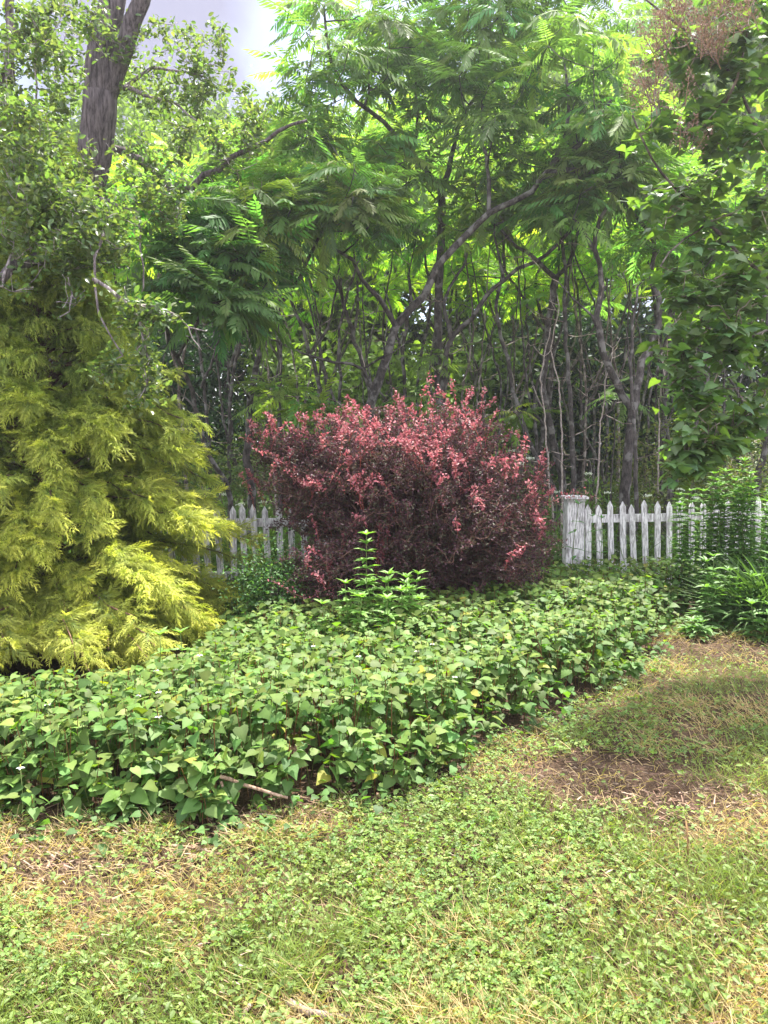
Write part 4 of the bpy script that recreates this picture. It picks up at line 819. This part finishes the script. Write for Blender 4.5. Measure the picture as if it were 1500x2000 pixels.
bs = [(40, 10.5, 2.2, 2.6), (240, 10.0, 2.0, 2.3), (330, 11.5, 1.8, 2.2), (420, 9.6, 1.4, 1.5), (520, 11.0, 1.6, 2.0), (610, 12.0, 1.8, 2.0), (700, 10.8, 1.4, 1.5), (790, 12.2, 1.8, 1.9), (880, 11.0, 1.4, 1.4), (960, 12.0, 1.5, 1.5), (1030, 10.6, 1.1, 1.0), (1150, 10.8, 1.2, 1.1),
      (1200, 9.8, .9, 1.0), (1265, 9.9, 1.2, 1.9), (1310, 9.0, 1.0, 1.2), (1370, 10.0, 1.5, 1.9), (1440, 9.2, 1.3, 1.6), (1500, 10.2, 1.6, 2.2), (1560, 9.0, 1.3, 1.8), (-60, 9.3, 1.8, 2.8)]
for i, (px, Y, wd, ht) in enumerate(bs):
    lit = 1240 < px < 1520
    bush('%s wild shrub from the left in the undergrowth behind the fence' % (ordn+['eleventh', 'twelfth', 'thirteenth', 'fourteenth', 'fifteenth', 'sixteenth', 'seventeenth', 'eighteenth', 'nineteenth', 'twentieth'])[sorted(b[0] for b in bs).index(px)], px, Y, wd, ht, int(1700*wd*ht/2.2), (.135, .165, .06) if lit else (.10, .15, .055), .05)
def undergrowth():
    n = 70000; y = 7.75+18*rng.random(n)**1.4; x = U(-1, 1, n)*(.62*y+1.5); h = .25+.55*fbm(x, y, .8, 4)*rng.random(n)
    mb = MB(); z = h*rng.random(n)**.6; c = np.array([.10, .165, .055])*U(.5, 1.5, (n, 1)); ok = x > -99; p = np.stack([x, y, z], 1)[ok]; m = len(p)
    mb.inst(OVAL, p, nrm(rdir(m)*np.array([1, 1, .5])+np.array([0, 0, .15])), nrm(np.array([0, 0, 1])+rng.normal(size=(m, 3))*.5), U(.04, .09, m)*(1+.06*(y-8)), c[ok])
    n = 9000; x = U(-6, 6, n); y = U(7.7, 12, n); ang = U(0, 2*pi, n); d = np.stack([np.cos(ang)*.35, np.sin(ang)*.35, np.ones(n)], 1)
    mb.inst(GRASS[2], np.stack([x, y, np.zeros(n)], 1), d, np.stack([-np.sin(ang), np.cos(ang), U(0, .5, n)], 1), np.stack([U(.3, .7, n)*.6, U(.3, .75, n), U(.3, .6, n)], 1), np.array([.09, .16, .04])*U(.6, 1.4, (n, 1)))
    o = mb.build('undergrowth', M_LEAF); tag(o, 'tangle of green weeds and grasses under the sumacs', 'undergrowth', kind='stuff')
undergrowth()

def carrot(label, px, py, Y):
    t = P(px, py, Y); b = np.array([t[0]+U(-.04, .04), Y, 0]); r = empty('wild_carrot', b, label, 'wildflower', 'white umbel flowers behind the fence')
    mb = MB(); c = polyline([b, (b+t)/2+(.02, 0, 0), t], .1, .004); mb.tube(c, np.linspace(.005, .0025, len(c)), 5, (.12, .2, .05)); mb.build('stem', M_STEM, r, True)
    mb = MB(); m = 60; d = rdir(m)*np.array([1, 1, .25]); mb.inst(OVAL, t+d*.055*U(.2, 1, (m, 1)), rdir(m), (0, 0, 1)+rng.normal(size=(m, 3))*.3, .016, (.72, .76, .62)); mb.build('flower_head', M_PETAL, r)
    mb = MB(); m = 60; q = c[rng.integers(0, max(2, len(c)-1), m)]; mb.inst(LANCE, q+rng.normal(size=(m, 3))*.04, nrm(rdir(m)+np.array([0, 0, .2])), rdir(m), U(.05, .11, m), np.array([.1, .19, .05])*U(.7, 1.3, (m, 1))); mb.build('leaves', M_LEAF, r)
for lab, px, py in (('low over the second picket from the post', 1188, 962), ('just right of the post, tallest near it', 1150, 925), ('between the stout trunk and the slanting one', 1265, 968), ('over the pickets below the lilac', 1330, 955), ('right of the slanting trunk', 1358, 972), ('left of the post above the barberry branch', 1015, 905), ('farther left beside the barberry', 1000, 880), ('by the leaning pale trunk', 1035, 895),
                    ('at the gap left of the post', 1085, 960), ('over the left fence, leftmost', 440, 965), ('over the left fence beside the trunk', 470, 985), ('over the left fence, near the barberry', 515, 980), ('seen between the first pickets', 1200, 1075), ('seen between pickets lower down', 1215, 1090), ('seen at the middle pickets', 1310, 1050)):
    carrot('white umbel flower '+lab, px, py, 8.0+U(0, .5))

# green boxwood-like bush and the leafy plants in front
bush('rounded dark green shrub tucked left of the barberry', 528, 5.75, .46, .70, 4200, (.09, .19, .065), .026, 'boxwood_shrub', 'shrub', group=None)

def leafy(label, px, ptop, Y, n=14, ll=.11, col=(.15, .27, .06), name='leafy_stalk', cat='plant', group='leafy stalks poking from the leaf bed', lean=0, wh=3, T=LANCE, bx=None, up=.35, stems=1, spread=0.0, start=.12, wtop=.55):
    t0 = P(px, ptop, Y); b0 = np.array([t0[0]+lean, Y, 0]); r = empty(name, b0, label, cat, group); st = MB(); lf = MB()
    for s in range(stems):
        o = np.array([U(-spread, spread), U(-spread, spread)*.6, 0]); t = t0+o*1.6+np.array([0, 0, U(-.15, 0)*(s > 0)*t0[2]]); b = b0+o*.5
        c = polyline([b, b*.5+t*.5+np.array([U(-.02, .02), 0, 0]), t], .05, .002); st.tube(c, np.linspace(.005, .002, len(c)), 5, (.16, .22, .06)); k = 0
        for u in np.linspace(start, 1, n):
            p = c[int(u*(len(c)-1))]; m = wh+(2 if u > .93 else 0); az = k*1.3+np.arange(m)*2*pi/m+rng.normal(size=m)*.25; k += 1
            sc_ = ll*(1-(1-wtop)*u**2)*U(.8, 1.15, m); e = U(up-.3, up+.25, m)+(.45 if u > .93 else 0)
            lf.inst(T, np.repeat([p], m, 0), np.stack([np.cos(az), np.sin(az), e], 1), (0, 0, 1)+rng.normal(size=(m, 3))*.15, sc_, np.array(col)*U(.8, 1.25, (m, 1))*(1+.35*u))
    st.build('stem', M_STEM, r, True); lf.build('leaves', M_LEAF, r)
WIDE = blade(.17, (0, .3, .65, 1), (.35, 1, .8, 0), .28, .35)
leafy('tallest leafy stalk, rising alone in front of the barberry', 716, 1045, 5.1, 20, .125, wh=5, T=WIDE)
leafy('leafy stalk leaning right of the tallest one', 762, 1120, 5.05, 14, .125, wh=5, lean=-.06, stems=2, spread=.05, T=WIDE)
leafy('leafy stalk with a broad spread top over the bed', 800, 1122, 5.1, 14, .13, wh=5, lean=-.05, stems=2, spread=.06, T=WIDE)
leafy('short leafy stalk left of the tallest one', 683, 1140, 5.0, 13, .125, wh=5, stems=2, spread=.05, T=WIDE)
leafy('leafy stalk with pale top low beside the right ones', 822, 1170, 4.95, 9, .12, wh=5, T=WIDE)
leafy('low wide leafed stalk in front of the group', 756, 1170, 4.85, 8, .14, wh=5, T=WIDE)
leafy('leafy stalk close behind the low wide leafed one', 738, 1135, 5.15, 12, .125, wh=5, T=WIDE, stems=2, spread=.05)
leafy('leafy stalk between the tallest one and the broad topped one', 785, 1150, 5.0, 11, .13, wh=5, T=WIDE, stems=2, spread=.05)
leafy('leafy stalk low beside the left foot of the tallest one', 700, 1165, 4.9, 9, .13, wh=5, T=WIDE, stems=2, spread=.05)
leafy('small pale stalk at the right end of the leafy group', 868, 1215, 5.0, 6, .11, wh=4, T=WIDE)
leafy('small leafy stalk at the left of the group', 630, 1180, 4.95, 8, .12, wh=5, T=WIDE)
leafy('pale leafy shoot poking from the bed below the cypress', 312, 1240, 4.3, 6, .13, col=(.15, .26, .06), wh=4, T=WIDE)
leafy('pale leafy shoot right beside the one below the cypress', 352, 1236, 4.35, 6, .13, col=(.15, .26, .06), wh=4, T=WIDE)
leafy('broad leafed shoot in the bed below the fence post', 1236, 1155, 6.0, 4, .14, col=(.15, .26, .06), wh=3, T=WIDE)
leafy('leafy shoot at the left end of the bed below the dark shrub', 345, 1165, 5.6, 5, .11, wh=4, T=WIDE)
leafy('thin milkweed like stalk climbing in front of the post', 1130, 985, 7.1, 6, .13, col=(.07, .17, .05), wh=2, T=WIDE, lean=-.05, start=.35)
# right foreground weeds
wr = [(1400, 1085, 6.3, 'broad leafed weed with starry top nearest the fence end'), (1370, 1150, 6.1, 'pale broad leafed weed standing left in the right corner'), (1450, 1115, 6.2, 'broad leafed weed in the middle of the right corner'), (1485, 1085, 6.3, 'broad leafed weed at the right edge under the tall stems'), (1362, 1215, 5.9, 'low broad leafed weed at the edge of the mulch'), (1490, 1180, 5.8, 'low broad leafed weed before the strappy clump'), (1420, 1160, 6.1, 'bushy broad leafed weed behind the mulch')]
for px, py, Y, lab in wr: leafy(lab, px, py, Y, 9, .16, col=(.12, .22, .065), name='broadleaf_weed', group='broad leafed weeds at the right corner', wh=4, T=WIDE, stems=2, spread=.07)
gw = [(1352, 960, 6.9, 'first'), (1378, 925, 6.9, 'second'), (1400, 950, 6.8, 'third'), (1425, 900, 6.9, 'fourth'), (1452, 925, 6.8, 'fifth'), (1472, 955, 6.7, 'sixth'), (1495, 925, 6.9, 'seventh'), (1525, 930, 6.8, 'eighth')]
for px, py, Y, o_ in gw: leafy('%s tall narrow leaved weed from the left, hiding the right fence' % o_, px, py, Y, 34, .13, col=(.10, .20, .045), name='goldenrod', group='tall narrow leaved weeds by the fence', wh=5, stems=3, spread=.09, start=.1, wtop=.6)
leafy('vine shoot climbing the pickets next to the post', 1168, 1010, 7.3, 8, .10, col=(.075, .17, .05), name='climbing_weed', group=None, wh=3, T=WIDE, stems=2, spread=.08)
def strappy():
    c = G(1500, 1225); b = np.array([c[0]+.05, c[1]+.1, 0]); r = empty('grass_clump', b, 'strappy arching grass clump at the right edge', 'ornamental grass'); mb = MB(); n = 620; az = U(0, 2*pi, n); t = U(.15, 1.1, n)
    T = blade(.014, (0, .3, .6, .85, 1), (.8, 1, .9, .6, 0), .7, .5)
    mb.inst(T, b+np.stack([rng.normal(size=n)*.12, rng.normal(size=n)*.08, np.zeros(n)], 1), np.stack([np.cos(az)*np.sin(t), np.sin(az)*np.sin(t), np.cos(t)+.35], 1), np.stack([-np.cos(az)*.3, -np.sin(az)*.3, np.ones(n)], 1), np.stack([np.full(n, .62), U(.4, .72, n), U(.4, .6, n)], 1), np.array([.085, .16, .045])*U(.6, 1.4, (n, 1)))
    mb.build('leaves', M_GRASS, r)
strappy()

# ============================================================ FALLEN STICKS
def stick(label, pts, r0, col=(1.1, .85, .65), name='fallen_stick', grp='dry sticks and stalks on the ground'):
    w_ = [np.append(G(px, py+h*1500/ (G(px, py)[1])), h) if False else P(px, py, Y) for px, py, Y, h in [(a, b, G(a, b)[1]-.0 if z == 0 else z, 0) for a, b, z in pts]]
    w_ = [np.array([p[0], p[1], max(p[2], 0)+r0*.9]) for p in w_]; q = polyline(w_, .04, .002); b = q[0].copy(); b[2] = 0
    r = MB(); r.tube(q, np.linspace(r0, r0*.7, len(q)), 8, col); o = r.build(name, M_TWIG, None, True, base=b); tag(o, label, 'stick', grp)
stick('thick dry cane lying across the front of the leaf bed', [(430, 1520, 2.98), (490, 1540, 2.98), (562, 1562, 2.98)], .0085)
stick('short cane dropping from the end of the thick one', [(432, 1530, 2.98), (440, 1550, 2.95), (447, 1572, 2.92)], .006)
stick('curved pale stalk below the leaf bed', [(347, 1575, 0), (352, 1595, 0), (372, 1612, 0)], .007)
stick('long bent stalk under the front leaves', [(350, 1572, 0), (372, 1590, 0), (415, 1603, 0)], .005)
stick('thin horizontal stalk meeting the bent one', [(380, 1592, 0), (410, 1588, 0), (437, 1584, 0)], .005)
stick('reddish long stem on the grass at the left', [(60, 1720, 0), (140, 1708, 0), (245, 1695, 0)], .004)
stick('slanting stalk left of the straw heap', [(90, 1700, 0), (110, 1672, 0), (122, 1650, 0)], .005)
stick('flat straw stalk in the heap below the bed', [(330, 1655, 0), (380, 1660, 0), (430, 1672, 0)], .007)
stick('dark thin stick along the bed at the centre', [(785, 1530, 0), (830, 1545, 0), (870, 1560, 0)], .007, (.6, .4, .3))
stick('gnarled bark covered root at the bottom edge', [(565, 1965, 0), (600, 1985, 0), (650, 1996, 0), (712, 1992, 0)], .011, (.8, .7, .65), 'bark_root', None)
stick('short weathered twig at the bottom left of the root', [(490, 1965, 0), (480, 1980, 0), (474, 2000, 0)], .007, (1, .85, .8))
stick('little upright dry stem in the grass at the right', [(1343, 1690, 0), (1342, 1640, 2.62), (1340, 1605, 2.64)], .004, (.9, .6, .3))
stick('pale dry stalk near the bottom right corner', [(1163, 1930, 0), (1168, 1965, 0), (1172, 2000, 0)], .005, (1.1, .85, .8))
stick('small curled stalk beside the bare earth', [(955, 1563, 0), (953, 1580, 0), (957, 1600, 0)], .005)
stick('pinkish stalk lying on the bare earth', [(1010, 1520, 0), (1040, 1535, 0), (1060, 1545, 0)], .005)

# ============================================================ FAR TREES
def far_tree(label, px, Y, h, wd, n, col, name='background_tree', size=.13, z0=.12):
    x = P(px, 900, Y)[0]; b = np.array([x, Y, 0]); r = empty(name, b, label, 'tree', 'trees at the back of the wood'); sk = Skel()
    sk.limb([b, b+(U(-.2, .2), 0, h*.4), b+(U(-.3, .3), 0, h*.9)], .14, .03, 7)
    k = 60; d = rdir(k)*U(.4, 1, k)[:, None]; tips = b+np.array([0, 0, h*(.5+z0/2)])+d*np.array([wd/2, wd/2, h*(.5-z0/2)]); e, dd = sk.reach(tips, rmin=.008, rise=.3, zmin=h*.1, slope=.014, k=4)
    sk.mesh((.8, .8, .8)).build('trunk', M_BARK, r, True); mb = MB(); j = rng.integers(0, k, n); p = e[j]+rng.normal(size=(n, 3))*np.array([.42, .42, .30])*wd/4
    c = np.array(col)*U(.6, 1.5, (n, 1)); mb.inst(OVAL, p, nrm(rdir(n)+np.array([0, 0, -.1])), nrm(np.array([0, 0, 1])+rng.normal(size=(n, 3))*.6), U(size*.7, size*1.3, n), c); mb.build('crown', M_LEAF, r)
ft = [(-150, 20, 11, 6, 0), (40, 24, 12, 7, 0), (190, 21, 11.5, 5, 1), (330, 24, 12.2, 5.5, 1), (455, 25, 11.8, 5.5, 0), (560, 23, 11.2, 5, 1), (640, 26, 11, 6, 0), (760, 22, 11.5, 6, 1), (900, 25, 14, 7, 0), (1040, 22.5, 12.5, 6, 1), (1130, 18.2, 5.2, 4.2, 2), (1200, 25, 15.5, 7, 0), (1350, 22, 14.5, 6.5, 1), (1490, 24, 15, 7, 0), (1640, 20, 13, 7, 0), (1000, 18.5, 4.6, 4, 0), (620, 18.8, 4.2, 4, 1), (330, 17.5, 4.2, 3.6, 2), (830, 18.6, 4.2, 3.6, 1), (1260, 18, 4.6, 3.6, 0)]
fo = sorted(q[0] for q in ft); oo = ordn+['eleventh', 'twelfth', 'thirteenth', 'fourteenth', 'fifteenth', 'sixteenth', 'seventeenth', 'eighteenth', 'nineteenth', 'twentieth']
for px, Y, h, wd, k in ft:
    far_tree('%s tree from the left closing the back of the wood' % oo[fo.index(px)], px, Y, h, wd, int(11000*(h/9)**1.3) if k < 2 else 8000, ((.10, .16, .045), (.17, .25, .055), (.022, .05, .032))[k], 'background_tree' if k < 2 else 'evergreen_tree', .17 if k < 2 else .13, .32 if k < 2 and h > 6 else .12)

def far_wood():
    n = 60000; x = U(-19, 19, n); y = 27+U(-1.5, 1.5, n)+.02*x*x*0; z = 6.2*rng.random(n)**.8*(.75+.5*fbm(x, y*0, .35, 6)); mb = MB()
    mb.inst(OVAL, np.stack([x, y, z], 1), nrm(rdir(n)), nrm(np.array([0, 0, 1])+rng.normal(size=(n, 3))*.6), U(.16, .34, n), np.array([.04, .07, .034])*U(.4, 1.7, (n, 1)))
    o = mb.build('far_wood', M_LEAF); tag(o, 'dark mass of the far wood seen between the trunks', 'wood', kind='stuff')
far_wood()

GLARE_DENSITY = 0.0020
def glare_haze():
    mb = MB(); mb.box((0, 150, 8), (820, 720, 20)); m, t = mat_new('glare_air')  # pale scattering box added to imitate veiling lens glare
    v = t.nodes.new('ShaderNodeVolumePrincipled'); v.inputs['Color'].default_value = (.93, .95, 1, 1); v.inputs['Density'].default_value = GLARE_DENSITY; v.inputs["Anisotropy"].default_value = .55
    o = t.nodes.new('ShaderNodeOutputMaterial'); t.links.new(v.outputs[0], o.inputs['Volume'])
    h = mb.build('glare_haze', m); tag(h, 'thin pale veil added to the air in place of lens glare', 'glare_haze', kind='stuff')
glare_haze()
